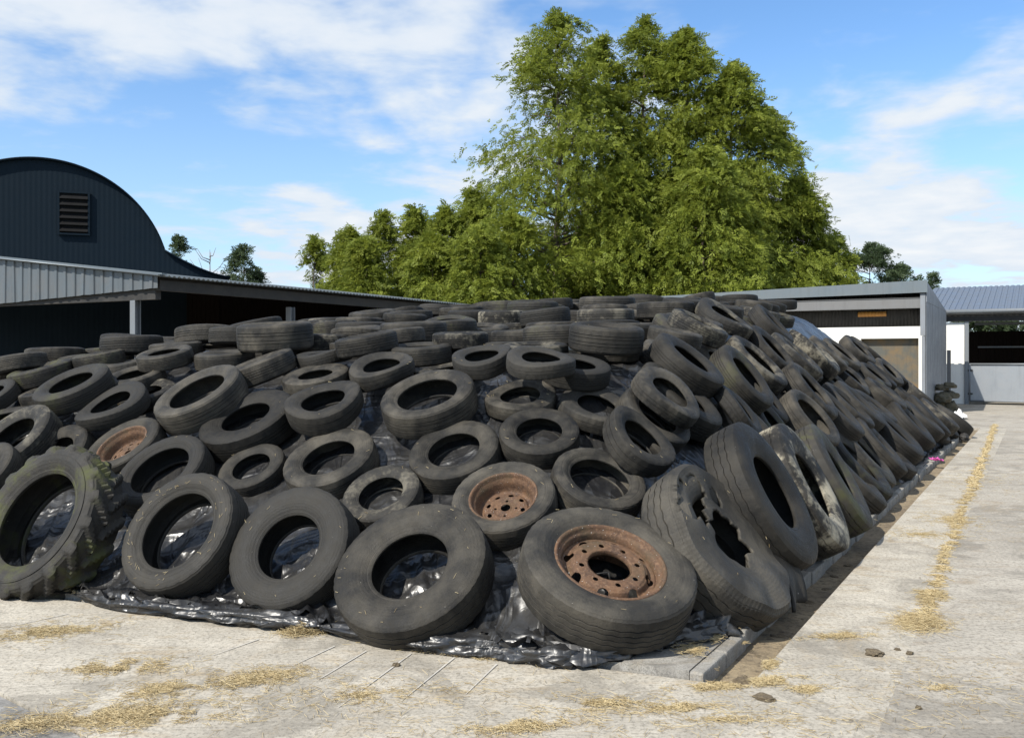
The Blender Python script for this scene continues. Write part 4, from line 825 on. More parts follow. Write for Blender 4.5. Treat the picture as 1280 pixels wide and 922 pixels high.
 ('car', (-4.965, 9.649, 1.563), (-0.179, 0.011, 0.984), 0.276, 5.59, (0.77, 0.75, 0, 0.0), 1, None, 0, 1, 'black car tyre flat on heap top, twenty third row from the back, second from left'),
 ('slim', (-5.396, 9.997, 1.414), (-0.050, -0.117, 0.992), 0.297, 0.67, (0.07, 0.54, 0, 0.0), 1, None, 0, 1, 'slim black tyre flat on heap top, twenty third row from the back, first from left'),
 ('wide', (-3.925, 9.927, 1.754), (-0.042, 0.006, 0.999), 0.307, 6.24, (0.6, 0.11, 0, 0.0), 1, None, 0, 1, 'wide black tyre flat on heap top, twenty second row from the back, fourth from left'),
 ('wide', (-4.425, 9.974, 1.556), (-0.120, 0.060, 0.991), 0.276, 2.44, (0.79, 0.7, 0, 0.26), 1, None, 0, 1, 'wide black tyre flat on heap top, twenty second row from the back, third from left'),
 ('car', (-4.844, 10.182, 1.642), (-0.032, 0.021, 0.999), 0.297, 1.77, (0.24, 0.67, 0, 0.0), 1, None, 0, 1, 'black car tyre flat on heap top, twenty second row from the back, second from left'),
 ('slim', (-5.752, 10.540, 1.301), (-0.086, 0.052, 0.995), 0.286, 2.48, (0.55, 0.23, 0, 0.0), 1, None, 0, 1, 'slim black tyre flat on heap top, twenty second row from the back, first from left'),
 ('car', (0.836, 8.389, 1.666), (0.010, -0.045, 0.999), 0.276, 3.36, (0.58, 0.63, 0, 0.0), 1, None, 0, 1, 'black car tyre flat on heap top, twenty first row from the back, eleventh from left'),
 ('car', (0.415, 8.608, 1.818), (-0.037, -0.006, 0.999), 0.318, 1.89, (0.7, 0.83, 0, 0.16), 1, None, 0, 1, 'black car tyre flat on heap top, twenty first row from the back, tenth from left'),
 ('car', (-0.146, 8.633, 1.663), (-0.047, 0.065, 0.997), 0.276, 0.47, (0.77, 0.28, 0, 0.0), 1, None, 0, 1, 'black car tyre flat on heap top, twenty first row from the back, ninth from left'),
 ('slim', (-0.553, 8.989, 1.697), (-0.012, -0.020, 1.000), 0.286, 5.37, (0.14, 0.1, 0, 0.0), 1, None, 0, 1, 'slim black tyre flat on heap top, twenty first row from the back, eighth from left'),
 ('slim', (-1.424, 9.212, 1.691), (-0.003, -0.094, 0.996), 0.318, 0.62, (0.29, 0.32, 0, 0.0), 1, None, 0, 1, 'slim black tyre flat on heap top, twenty first row from the back, seventh from left'),
 ('wide', (-1.893, 9.578, 1.774), (0.028, -0.029, 0.999), 0.286, 1.57, (0.27, 0.29, 0.25, 0.0), 1, None, 0, 1, 'wide black tyre flat on heap top, twenty first row from the back, sixth from left'),
 ('wide', (-2.310, 9.624, 1.672), (-0.029, -0.026, 0.999), 0.329, 2.49, (0.51, 0.23, 0, 0.0), 1, None, 0, 1, 'wide black tyre flat on heap top, twenty first row from the back, fifth from left'),
 ('car', (-2.775, 9.755, 1.835), (0.008, 0.061, 0.998), 0.297, 4.22, (0.56, 0.28, 0, 0.0), 1, None, 0, 1, 'black car tyre flat on heap top, twenty first row from the back, fourth from left'),
 ('van', (-3.220, 10.140, 1.847), (-0.048, 0.107, 0.993), 0.329, 5.25, (0.67, 0.65, 0, 0.0), 1, None, 0, 1, 'thick sided tyre flat on heap top, twenty first row from the back, third from left'),
 ('car', (-4.125, 10.400, 1.768), (0.046, 0.079, 0.996), 0.318, 6.0, (0.25, 0.08, 0, 0.0), 1, None, 0, 1, 'black car tyre flat on heap top, twenty first row from the back, second from left'),
 ('car', (-4.488, 10.632, 1.638), (-0.066, 0.059, 0.996), 0.286, 5.76, (0.36, 0.57, 0, 0.39), 1, None, 0, 1, 'black car tyre flat on heap top, twenty first row from the back, first from left'),
 ('slim', (-1.557, 9.812, 1.867), (-0.032, -0.059, 0.998), 0.300, 4.87, (0.52, 0.84, 0, 0.0), 1, None, 0, 1, 'slim black tyre flat on heap top, twentieth row from the back, first from left'),
 ('car', (1.092, 9.305, 1.847), (-0.011, 0.068, 0.998), 0.300, 1.31, (0.72, 0.73, 0, 0.0), 1, None, 0, 1, 'black car tyre flat on heap top, nineteenth row from the back, sixth from left'),
 ('wide', (-0.231, 9.865, 1.802), (-0.010, 0.030, 1.000), 0.270, 2.75, (0.03, 0.08, 0, 0.0), 1, None, 0, 1, 'wide black tyre flat on heap top, nineteenth row from the back, fifth from left'),
 ('car', (-1.619, 10.385, 1.925), (-0.005, -0.020, 1.000), 0.290, 2.12, (0.59, 0.07, 0, 0.0), 1, None, 0, 1, 'black car tyre flat on heap top, nineteenth row from the back, fourth from left'),
 ('wide', (-2.889, 10.812, 1.948), (-0.203, -0.036, 0.979), 0.310, 4.4, (0.29, 0.11, 0, 0.0), 1, None, 0, 1, 'wide black tyre flat on heap top, nineteenth row from the back, third from left'),
 ('van', (-3.223, 11.052, 1.751), (-0.072, 0.024, 0.997), 0.290, 1.67, (0.07, 0.29, 0, 0.0), 1, None, 0, 1, 'thick sided tyre flat on heap top, nineteenth row from the back, second from left'),
 ('car', (-4.176, 11.371, 1.726), (0.032, -0.110, 0.993), 0.310, 3.66, (0.38, 0.1, 0, 0.0), 1, None, 0, 1, 'black car tyre flat on heap top, nineteenth row from the back, first from left'),
 ('car', (1.030, 9.735, 1.914), (-0.009, 0.041, 0.999), 0.270, 5.41, (0.03, 0.08, 0, 0.0), 1, None, 0, 1, 'black car tyre flat on heap top, eighteenth row from the back, fifth from left'),
 ('slim', (0.257, 10.123, 1.866), (-0.052, -0.036, 0.998), 0.290, 2.57, (0.2, 0.53, 0, 0.0), 1, None, 0, 1, 'slim black tyre flat on heap top, eighteenth row from the back, fourth from left'),
 ('wide', (-2.019, 10.947, 1.959), (-0.080, 0.005, 0.997), 0.260, 0.01, (0.21, 0.8, 0, 0.26), 1, None, 0, 1, 'wide black tyre flat on heap top, eighteenth row from the back, third from left'),
 ('car', (-2.889, 11.394, 1.956), (-0.004, 0.001, 1.000), 0.300, 5.83, (0.5, 0.64, 0, 0.24), 1, None, 0, 1, 'black car tyre flat on heap top, eighteenth row from the back, second from left'),
 ('slim', (-4.226, 12.015, 1.811), (-0.053, 0.066, 0.996), 0.310, 2.81, (0.5, 0.51, 0, 0.0), 1, None, 0, 1, 'slim black tyre flat on heap top, eighteenth row from the back, first from left'),
 ('car', (0.457, 10.479, 1.921), (-0.027, -0.003, 1.000), 0.310, 5.08, (0.09, 0.76, 0, 0.0), 1, None, 0, 1, 'black car tyre flat on heap top, seventeenth row from the back, second from left'),
 ('car', (-1.815, 11.444, 2.019), (0.002, -0.006, 1.000), 0.290, 5.22, (0.0, 0.8, 0, 0.0), 1, None, 0, 1, 'black car tyre flat on heap top, seventeenth row from the back, first from left'),
 ('wide', (0.377, 10.921, 2.089), (-0.124, -0.004, 0.992), 0.290, 4.76, (0.69, 0.08, 0, 0.0), 1, None, 0, 1, 'wide black tyre flat on heap top, sixteenth row from the back, fourth from left'),
 ('wide', (-0.009, 11.170, 1.930), (-0.056, 0.033, 0.998), 0.280, 3.45, (0.22, 0.42, 0.25, 0.0), 1, None, 0, 1, 'wide black tyre flat on heap top, sixteenth row from the back, third from left'),
 ('car', (-1.302, 11.675, 2.088), (0.054, -0.056, 0.997), 0.270, 1.59, (0.11, 0.38, 0, 0.0), 1, None, 0, 1, 'black car tyre flat on heap top, sixteenth row from the back, second from left'),
 ('van', (-2.306, 12.039, 2.021), (-0.000, -0.018, 1.000), 0.260, 2.41, (0.34, 0.08, 0.25, 0.0), 0, None, 0, 1, 'thick sided tyre flat on heap top, sixteenth row from the back, first from left'),
 ('car', (-2.423, 12.664, 2.081), (-0.051, -0.043, 0.998), 0.260, 3.99, (0.51, 0.53, 0.25, 0.0), 0, None, 0, 1, 'black car tyre flat on heap top, fifteenth row from the back, first from left'),
 ('wide', (1.309, 11.621, 2.037), (-0.067, -0.029, 0.997), 0.270, 3.73, (0.11, 0.1, 0, 0.0), 1, None, 0, 1, 'wide black tyre flat on heap top, fourteenth row from the back, fourth from left'),
 ('car', (0.778, 11.671, 2.124), (0.044, -0.047, 0.998), 0.270, 4.18, (0.23, 0.49, 0, 0.0), 1, None, 0, 1, 'black car tyre flat on heap top, fourteenth row from the back, third from left'),
 ('car', (-0.532, 12.278, 2.151), (-0.015, -0.068, 0.998), 0.290, 6.13, (0.19, 0.09, 0, 0.0), 1, None, 0, 1, 'black car tyre flat on heap top, fourteenth row from the back, second from left'),
 ('car', (-1.843, 12.879, 2.179), (-0.084, -0.140, 0.987), 0.290, 0.88, (0.39, 0.59, 0, 0.0), 1, None, 0, 1, 'black car tyre flat on heap top, fourteenth row from the back, first from left'),
 ('car', (1.665, 11.869, 2.150), (-0.012, -0.067, 0.998), 0.260, 4.62, (0.62, 1, 0, 0.0), 1, None, 0, 1, 'black car tyre flat on heap top, thirteenth row from the back, third from left'),
 ('wide', (1.166, 12.066, 2.199), (-0.005, 0.023, 1.000), 0.290, 2.63, (0.63, 0.85, 0, 0.0), 1, None, 0, 1, 'wide black tyre flat on heap top, thirteenth row from the back, second from left'),
 ('wide', (-2.763, 13.683, 2.088), (-0.077, 0.025, 0.997), 0.310, 5.91, (0.13, 0.41, 0, 0.0), 1, None, 0, 1, 'wide black tyre flat on heap top, thirteenth row from the back, first from left'),
 ('car', (2.617, 12.021, 2.207), (0.124, -0.151, 0.981), 0.280, 1.97, (0.06, 0.26, 0, 0.0), 1, None, 0, 1, 'black car tyre flat on heap top, twelfth row from the back, fourth from left'),
 ('wide', (1.704, 12.360, 2.222), (-0.033, 0.040, 0.999), 0.300, 3.14, (0.57, 0.49, 0, 0.0), 1, None, 0, 1, 'wide black tyre flat on heap top, twelfth row from the back, third from left'),
 ('car', (-0.707, 13.325, 2.248), (-0.048, -0.041, 0.998), 0.310, 1.27, (0.25, 0.64, 0, 0.0), 1, None, 0, 1, 'black car tyre flat on heap top, twelfth row from the back, second from left'),
 ('car', (-2.046, 13.858, 2.196), (-0.024, 0.040, 0.999), 0.310, 6.01, (0.83, 0.27, 0, 0.0), 1, None, 0, 1, 'black car tyre flat on heap top, twelfth row from the back, first from left'),
 ('van', (-0.116, 13.709, 2.336), (-0.018, 0.056, 0.998), 0.300, 1.75, (0.79, 0.61, 0, 0.23), 1, None, 0, 1, 'thick sided tyre flat on heap top, eleventh row from the back, second from left'),
 ('van', (-1.096, 13.894, 2.278), (0.002, 0.141, 0.990), 0.300, 2.37, (0.75, 0.09, 0, 0.0), 0, None, 0, 1, 'thick sided tyre flat on heap top, eleventh row from the back, first from left'),
 ('wide', (2.330, 13.093, 2.350), (0.062, -0.129, 0.990), 0.280, 0.98, (0.46, 0.1, 0, 0.0), 0, None, 0, 1, 'wide black tyre flat on heap top, tenth row from the back, third from left'),
 ('slim', (0.489, 13.765, 2.323), (-0.033, 0.044, 0.999), 0.290, 3.7, (0.6, 0.78, 0, 0.28), 0, None, 0, 1, 'slim black tyre flat on heap top, tenth row from the back, second from left'),
 ('van', (-0.360, 14.284, 2.361), (-0.095, 0.107, 0.990), 0.270, 5.08, (0.43, 0.43, 0, 0.0), 0, None, 0, 1, 'thick sided tyre flat on heap top, tenth row from the back, first from left'),
 ('van', (3.193, 13.140, 2.112), (0.286, -0.072, 0.956), 0.270, 5.18, (0.7, 0.09, 0, 0.33), 0, None, 0, 1, 'thick sided tyre flat on heap top, ninth row from the back, fourth from left'),
 ('car', (1.930, 13.754, 2.413), (0.106, 0.089, 0.990), 0.300, 3.77, (0.55, 0.44, 0, 0.23), 1, None, 0, 1, 'black car tyre flat on heap top, ninth row from the back, third from left'),
 ('wide', (0.615, 14.384, 2.423), (-0.058, -0.008, 0.998), 0.300, 1.09, (0.1, 0.3, 0, 0.0), 0, None, 0, 1, 'wide black tyre flat on heap top, ninth row from the back, second from left'),
 ('wide', (-1.200, 15.144, 2.377), (0.058, 0.082, 0.995), 0.270, 2.24, (0.45, 1, 0, 0.0), 0, None, 0, 1, 'wide black tyre flat on heap top, ninth row from the back, first from left'),
 ('wide', (2.848, 13.742, 2.341), (-0.009, -0.011, 1.000), 0.260, 3.33, (0.25, 0.58, 0, 0.0), 0, None, 0, 1, 'wide black tyre flat on heap top, eighth row from the back, third from left'),
 ('car', (2.492, 14.032, 2.420), (-0.040, -0.007, 0.999), 0.280, 1.58, (0.68, 0.61, 0, 0.0), 0, None, 0, 1, 'black car tyre flat on heap top, eighth row from the back, second from left'),
 ('slim', (1.157, 14.619, 2.412), (0.008, -0.001, 1.000), 0.270, 3.97, (0.14, 0.63, 0, 0.0), 0, None, 0, 1, 'slim black tyre flat on heap top, eighth row from the back, first from left'),
 ('wide', (3.603, 14.002, 2.254), (0.204, -0.108, 0.973), 0.300, 0.89, (0.7, 0.08, 0.25, 0.0), 0, None, 0, 1, 'wide black tyre flat on heap top, seventh row from the back, fourth from left'),
 ('car', (3.084, 14.229, 2.320), (0.003, -0.027, 1.000), 0.290, 6.23, (0.68, 0.42, 0, 0.0), 0, None, 0, 1, 'black car tyre flat on heap top, seventh row from the back, third from left'),
 ('car', (0.860, 15.173, 2.447), (-0.047, 0.013, 0.999), 0.310, 0.39, (0.68, 0.92, 0, 0.0), 0, None, 0, 1, 'black car tyre flat on heap top, seventh row from the back, second from left'),
 ('car', (-0.878, 15.938, 2.413), (-0.032, 0.026, 0.999), 0.310, 5.67, (0.06, 0.36, 0, 0.0), 0, None, 0, 1, 'black car tyre flat on heap top, seventh row from the back, first from left'),
 ('car', (3.621, 14.411, 2.399), (0.146, -0.039, 0.989), 0.280, 5.4, (0.39, 0.83, 0, 0.0), 0, None, 0, 1, 'black car tyre flat on heap top, sixth row from the back, second from left'),
 ('slim', (3.190, 14.697, 2.397), (-0.227, 0.065, 0.972), 0.260, 3.04, (0.55, 0.29, 0, 0.0), 0, None, 0, 1, 'slim black tyre flat on heap top, sixth row from the back, first from left'),
 ('van', (2.954, 15.367, 2.554), (-0.214, 0.060, 0.975), 0.300, 5.17, (0.25, 1, 0, 0.0), 0, None, 0, 1, 'thick sided tyre flat on heap top, fifth row from the back, second from left'),
 ('van', (0.214, 16.326, 2.512), (-0.021, 0.063, 0.998), 0.300, 5.15, (0.33, 0.08, 0, 0.0), 0, None, 0, 1, 'thick sided tyre flat on heap top, fifth row from the back, first from left'),
 ('wide', (4.002, 15.388, 2.438), (0.212, -0.086, 0.974), 0.280, 0.36, (0.03, 0.1, 0, 0.0), 0, None, 0, 1, 'wide black tyre flat on heap top, fourth row from the back, first from left'),
 ('car', (4.321, 15.765, 2.278), (0.173, -0.226, 0.959), 0.310, 3.5, (0.1, 0.89, 0, 0.22), 0, None, 0, 1, 'black car tyre flat on heap top, third row from the back, second from left'),
 ('wide', (3.760, 15.906, 2.577), (-0.007, 0.014, 1.000), 0.310, 5.81, (0.4, 0.09, 0, 0.0), 0, None, 0, 1, 'wide black tyre flat on heap top, third row from the back, first from left'),
 ('wide', (4.346, 16.238, 2.502), (0.227, -0.064, 0.972), 0.290, 3.64, (0.63, 0.07, 0, 0.0), 0, None, 0, 1, 'wide black tyre flat on heap top, second row from the back, second from left'),
 ('wide', (3.452, 16.537, 2.600), (0.054, -0.011, 0.998), 0.310, 2.44, (0.73, 0.23, 0, 0.0), 0, None, 0, 1, 'wide black tyre flat on heap top, second row from the back, first from left'),
 ('car', (4.977, 17.800, 2.627), (-0.011, -0.103, 0.995), 0.300, 4.91, (0.13, 0.08, 0, 0.0), 0, None, 0, 1, 'black car tyre flat on heap top, rearmost row, first from left'),
]
straws = []; ROOTS = []
def place_tyre(kind, p, n, r, spin, col, det, rim, nstraw, tk, label):
    parts, one = VAR[kind]
    q = Vector(n).to_track_quat('Z', 'Y') @ Quaternion((0, 0, 1), spin)
    nm = 'wheel' if rim else 'tyre'
    if det or one is None:
        root = empty(nm, p, label, nm, GROUP)
        for pn, me in parts:
            o = link(bpy.data.objects.new(pn, me), root); o.color = col
            if kind == 'torn': md = o.modifiers.new('rubber', 'SOLIDIFY'); md.thickness = .035; md.offset = -1
        if rim == 'truck': truck_rim(root)
        if rim == 'car': car_rim(root)
    else:
        root = bpy.data.objects.new(nm, one); link(root); root.location = p; root.color = col; tag(root, label, nm, GROUP)
    root.rotation_euler = q.to_euler(); root.scale = (r, r, r*tk)
    rr = random.Random(int(p[0]*1000) + int(p[1]*977))
    mtx = Matrix.Translation(Vector(p)) @ q.to_matrix().to_4x4()
    hh = .5*{'wide': .62, 'slim': .52, 'truck': .55}.get(kind, .6)*r*tk
    for k in range(nstraw):                     # straw stuck on the upper sidewall
        a = rr.uniform(0, 6.28); rad = rr.uniform(.72, .94)*r
        c = mtx @ Vector((rad*math.cos(a), rad*math.sin(a), hh*(1.0 if rad < .85*r else .93) + .004))
        d = (q @ Vector((math.cos(a + 1.57 + rr.gauss(0, .9)), math.sin(a + 1.57 + rr.gauss(0, .9)), rr.gauss(0, .06)))).normalized()
        straws.append((c, d, rr.uniform(.012, .036), .0009))
    return root
for T in TYRES:
    ob = place_tyre(*T); ROOTS.append(ob)
    if T[0] == 'torn': TORN = ob
fl = add_flap(TORN); fl.color = (.35, .2, 0, 0)

# ================================================================ straw and litter
rs = random.Random(11)
def straw_patch(x, y, rx, ry, rot, n, lift=.003, thick=.0009, hump=0.0, lo=.02, hi=.075):
    rx *= 1.3; ry *= 1.3
    for k in range(int(n*2.6)):
        a = rs.uniform(0, 6.283); q = abs(rs.gauss(0, .48))
        px, py = rx*q*math.cos(a), ry*q*math.sin(a)
        X = x + px*math.cos(rot) - py*math.sin(rot); Y = y + px*math.sin(rot) + py*math.cos(rot)
        df, dk, s = heap_coords(X, Y)
        if noise.noise(Vector((X*9, Y*9, 3.3))) + .5*noise.noise(Vector((X*25, Y*25, 1.3))) < q*.30 - .30 and hump == 0: continue
        z = lift
        if df > 0 and dk > .12: z = .049
        elif -.165 < dk < .02 and s > 0: z = -.07
        z += rs.random()*.008 + hump*max(0, 1 - q)*rs.random()
        th = rs.uniform(0, 6.283)
        straws.append((Vector((X, Y, z)), Vector((math.cos(th), math.sin(th), rs.gauss(0, .16 + 2*hump))).normalized(), rs.uniform(lo, hi), thick))
straw_patch(*(-2.729, 5.647, 0)[:2], .40, .22, .3, 700)
straw_patch(*(-2.036, 4.987, 0)[:2], .34, .16, .2, 600)
straw_patch(*(-1.286, 4.824, 0)[:2], .30, .16, .4, 700)
straw_patch(*(-1.690, 4.315, 0)[:2], .46, .20, .1, 1300)
straw_patch(*(-1.216, 5.614, 0)[:2], .14, .06, .2, 420, hump=.06)
straw_patch(*(-1.709, 4.660, 0)[:2], .22, .12, .3, 350)
straw_patch(*(-2.110, 4.220, 0)[:2], .30, .12, .3, 300)
straw_patch(*(0.035, 4.192, 0)[:2], .30, .10, .1, 420)
straw_patch(*(0.447, 4.465, 0)[:2], .30, .12, .1, 300)
straw_patch(*(0.772, 4.414, 0)[:2], .16, .06, .1, 200)
straw_patch(*(1.020, 4.706, 0)[:2], .22, .05, .2, 450)
straw_patch(*(1.274, 4.776, 0)[:2], .16, .06, .3, 450)
straw_patch(*(1.437, 4.660, 0)[:2], .10, .05, .3, 160)
straw_patch(*(1.051, 5.486, 0)[:2], .26, .10, .3, 1300, lo=.03, hi=.13)
straw_patch(*(1.371, 5.486, 0)[:2], .14, .10, .3, 500)
straw_patch(*(1.347, 5.053, 0)[:2], .05, .10, -.4, 160)
straw_patch(*(2.488, 5.854, 0)[:2], .13, .22, -.5, 1100, hump=.02)
straw_patch(*(2.847, 6.508, 0)[:2], .09, .25, -.5, 600)
straw_patch(*(4.416, 9.600, 0)[:2], .30, .45, 0, 500)
straw_patch(*(3.743, 8.807, 0)[:2], .5, .35, .1, 260)
straw_patch(*(1.911, 5.565, 0)[:2], .25, .07, .2, 220)
straw_patch(*(-0.348, 5.217, 0)[:2], .5, .04, -.38, 250)
straw_patch(*(-1.938, 5.963, 0)[:2], .7, .04, -.38, 300)
straw_patch(*(-2.773, 6.400, 0)[:2], .5, .05, -.38, 350)
straw_patch(*(-0.724, 4.571, 0)[:2], 1.2, .5, 0, 500)
straw_patch(*(0.924, 4.267, 0)[:2], 1.4, .4, 0, 420)
straw_patch(*(2.107, 4.683, 0)[:2], .8, .6, 0, 220)
straw_patch(*(6.187, 12.800, 0)[:2], 1.6, 2.5, -.5, 300)
for k in range(70):                              # the seam between apron and yard, packed with straw
    q = k*.29 - .4
    c = seamA + seamD*q
    straw_patch(c.x + rs.gauss(0, .015), c.y, .045 + .03*rs.random(), .20, -.49, 44 if q < 9 else 26, lift=.002, lo=.03, hi=.09, thick=.0018 if q < 6 else .004)
for k in range(26):                              # straw caught along the kerb
    c = K(.3 + k*.33, .18 + rs.uniform(-.02, .12))
    straw_patch(c.x, c.y, .10, .14, -.5, 60 if k > 4 else 120)

def build_straw():
    N = len(straws); V = np.zeros((N, 8, 3)); tone = np.zeros((N, 8)); Q = []
    for i, (c, d, L, t) in enumerate(straws):
        a = d.cross(Vector((.1, .2, 1))).normalized(); u = a.cross(d)
        bend = u*rs.uniform(0, .1)*L
        for j, (e, f_) in enumerate(((-1, 1), (1, 1))):
            pc = c + d*(e*L/2)
            V[i, j*4+0] = pc + a*t; V[i, j*4+1] = pc + u*t; V[i, j*4+2] = pc - a*t; V[i, j*4+3] = pc - u*t
        tone[i] = rs.random(); b0 = i*8
        for k in range(4): Q.append((b0+k, b0+(k+1) % 4, b0+4+(k+1) % 4, b0+4+k))
    me = np_mesh('straw', V.reshape(-1, 3), np.array(Q), M['straw'], False)
    at = me.attributes.new('tone', 'FLOAT', 'POINT'); at.data.foreach_set('value', tone.ravel().astype(np.float32))
    return tag(link(bpy.data.objects.new('straw', me)), 'loose golden straw scattered over the concrete apron, kerb and tyres', 'straw', kind='stuff')
build_straw()
def lump(name, p, r, seed, m, sq=.6, label=None, cat=None, group=None):
    import bmesh
    bm = bmesh.new(); bmesh.ops.create_icosphere(bm, subdivisions=4, radius=1)
    for v in bm.verts:
        k = 1 + .35*noise.noise(v.co*1.6 + Vector((seed, 0, 0))) + .18*noise.noise(v.co*5 + Vector((0, seed, 0)))
        v.co *= k; v.co.z = max(v.co.z, -.45)
    me = bpy.data.meshes.new(name); bm.to_mesh(me); bm.free(); me.materials.append(m)
    me.polygons.foreach_set('use_smooth', [True]*len(me.polygons))
    o = link(bpy.data.objects.new(name, me)); o.location = (p[0], p[1], p[2] + .4*r*sq); o.scale = (r, r*.75, r*sq); o.rotation_euler = (0, 0, seed*1.3)
    return tag(o, label, cat, group)
lump('clod', (1.975, 5.232, 0), .060, 1.0, M['soil'], .28, 'flat brown clod of mud on the pale concrete apron, largest of the crumbs', 'clod', 'clods on the concrete')
lump('clod', (2.130, 5.304, 0), .016, 2.0, M['soil'], .6, 'small dark crumb of mud right of the flat brown clod', 'clod', 'clods on the concrete')
lump('clod', (2.167, 5.232, 0), .024, 3.1, M['soil'], .5, 'small crumb of mud beside the straw in the seam', 'clod', 'clods on the concrete')
lump('clod', (1.191, 4.539, 0), .05, 4.2, M['soil'], .3, 'flat smear of mud in front of the open end of the channel', 'clod', 'clods on the concrete')
lump('clod', (-0.607, 5.026, 0), .022, 5.2, M['soil'], .6, 'single dark crumb of mud on the front apron below the rimless truck tyre', 'clod', 'clods on the concrete')
lump('clod', (1.869, 4.414, 0), .018, 6.2, M['soil'], .5, 'tiny dark crumb of mud nearest the lower right corner', 'clod', 'clods on the concrete')
for k in range(9):
    c = K(.25 + k*.45, -.07 + rs.uniform(-.02, .03), -.075)
    lump('clod', c, rs.uniform(.03, .06), 7.7 + k, M['soil'], .5, 'brown clump of mud lying down in the drain channel', 'clod', 'mud clumps in the channel')
lump('clod', (9.131, 19.394, 0), .12, 3.3, M['dsteel'], .7, 'black lump lying at the far foot of the tyre heap', 'clod')
def rag(name, p, r, seed, m, label, cat):
    n = 22; v = []; f = []
    for i in range(n):
        for j in range(n):
            x, y = i/(n-1) - .5, j/(n-1) - .5
            z = .42*abs(noise.noise(Vector((x*3 + seed, y*3, 1)))) + .25*abs(noise.noise(Vector((x*8, y*8 + seed, 3))))
            v.append((x*(1 + .3*noise.noise(Vector((y*3, seed, 0)))), y*(.8 + .3*noise.noise(Vector((x*3, seed, 5)))), z + .03))
    for i in range(n-1):
        for j in range(n-1): f.append((i*n+j, (i+1)*n+j, (i+1)*n+j+1, i*n+j+1))
    o = mesh_obj(name, v, f, m, None, True); o.location = p; o.scale = (r, r, r); o.rotation_euler = (0, 0, seed)
    md = o.modifiers.new('thickness', 'SOLIDIFY'); md.thickness = .01
    return tag(o, label, cat)
rag('plastic_rag', (12.055, 26.301, 0), .75, 1.3, M['white_plastic'], 'crumpled white plastic rag on the yard beside the mossy debris stack', 'plastic litter')
pr = rag('plastic_rag', K(11.3, .0, .06), .17, 2.1, M['pink'], 'pink scrap of plastic at the foot of the right tyre slope', 'plastic litter')
# ---------------------------------------------------------------- corrugated sheet helper
def sheet(name, o, a, b, m, parent, pitch=.15, amp=.018, steps=6, nb=1, box=False, th=0.0):
    """corrugated sheet: origin o, across-the-ribs vector a, along-the-ribs vector b"""
    o, a, b = Vector(o), Vector(a), Vector(b); nrm = a.cross(b).normalized(); L = a.length
    if box: xs = []; x = 0; pat = [(0, 0), (.38, 0), (.45, 1), (.93, 1), (1.0, 0)]
    pts = []
    if box:
        k = 0
        while k*pitch < L:
            for q, h in pat[:-1]: pts.append((min(L, (k + q)*pitch), h*amp))
            k += 1
        pts.append((L, 0))
    else:
        n = max(2, int(L/pitch*steps)); pts = [(L*i/n, amp*math.sin(2*math.pi*(L*i/n)/pitch)) for i in range(n + 1)]
    v = []; f = []; an = a.normalized()
    for x, h in pts:
        for j in range(nb + 1): v.append(o + an*x + nrm*h + b*(j/nb))
    for i in range(len(pts) - 1):
        for j in range(nb): f.append((i*(nb+1)+j, (i+1)*(nb+1)+j, (i+1)*(nb+1)+j+1, i*(nb+1)+j+1))
    ob = mesh_obj(name, v, f, m, parent, not box)
    md = ob.modifiers.new('thickness', 'SOLIDIFY'); md.thickness = .006; md.offset = 0
    return ob
# ================================================================ open fronted shed on the left
PL = Vector((-8.07, 22, 0))
def L(s, t, z): return PL + EKv*s + NKv*t + Vector((0, 0, z))
RZ = lambda t: 3.54 + .116*t
sh = empty('open_shed', L(0, 6, 0), 'low open fronted shed with pale ribbed fascia and dark interior, left of the heap', 'shed')
def P(o): o.parent = sh; o.matrix_parent_inverse = Matrix.Translation(-Vector(sh.location)); return o
P(sheet('roof', L(-.25, -.22, RZ(-.22)), EKv*7.6, NKv*14.4 + Vector((0, 0, .116*14.4)), M['roof_tin'], None, .146, .022, 6)); P(sheet('roof', L(7.36, -.22, RZ(-.22)), EKv*19.2, NKv*5.8 + Vector((0, 0, .116*5.8)), M['roof_tin'], None, .146, .022, 6))
# fascia: ribbed sheets, deeper towards the left
v = []; f = []; x = 0; pts = []
while x < 14: pts += [(x, 0), (x + .12, 0), (x + .14, .03), (x + .22, .03), (x + .24, 0)]; x += .34
rf = random.Random(3)
for t, h in pts:
    dent = .012*noise.noise(Vector((t*2.2, 0, 3)))
    for q in range(5):
        zt, zb = RZ(t) - .03, 3.25 - .0336*t + .012*noise.noise(Vector((t*5, 1, 1)))
        v.append(L(-.06 - h - dent*(1 + q)*.8*(1 if q else .3), t, zt + (zb - zt)*q/4))
for i in range(len(pts) - 1):
    for q in range(4): f.append((i*5+q, i*5+q+1, (i+1)*5+q+1, (i+1)*5+q))
fo = mesh_obj('fascia', v, f, M['fascia'], None); md = fo.modifiers.new('thickness', 'SOLIDIFY'); md.thickness = .008; P(fo)
b = MB(); b.box(L(-.16, -.25, RZ(-.25) + .028), EKv*.14, NKv*14.3 + Vector((0, 0, .116*14.3)), (0, 0, .035)); P(b.build('verge_flashing', M['roof_tin']))
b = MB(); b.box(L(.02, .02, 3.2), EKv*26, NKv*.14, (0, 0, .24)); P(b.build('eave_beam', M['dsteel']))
b = MB(); b.box(L(.02, .17, 3.0), EKv*.16, NKv*13.6, (0, 0, .26)); P(b.build('front_beam', M['dsteel']))
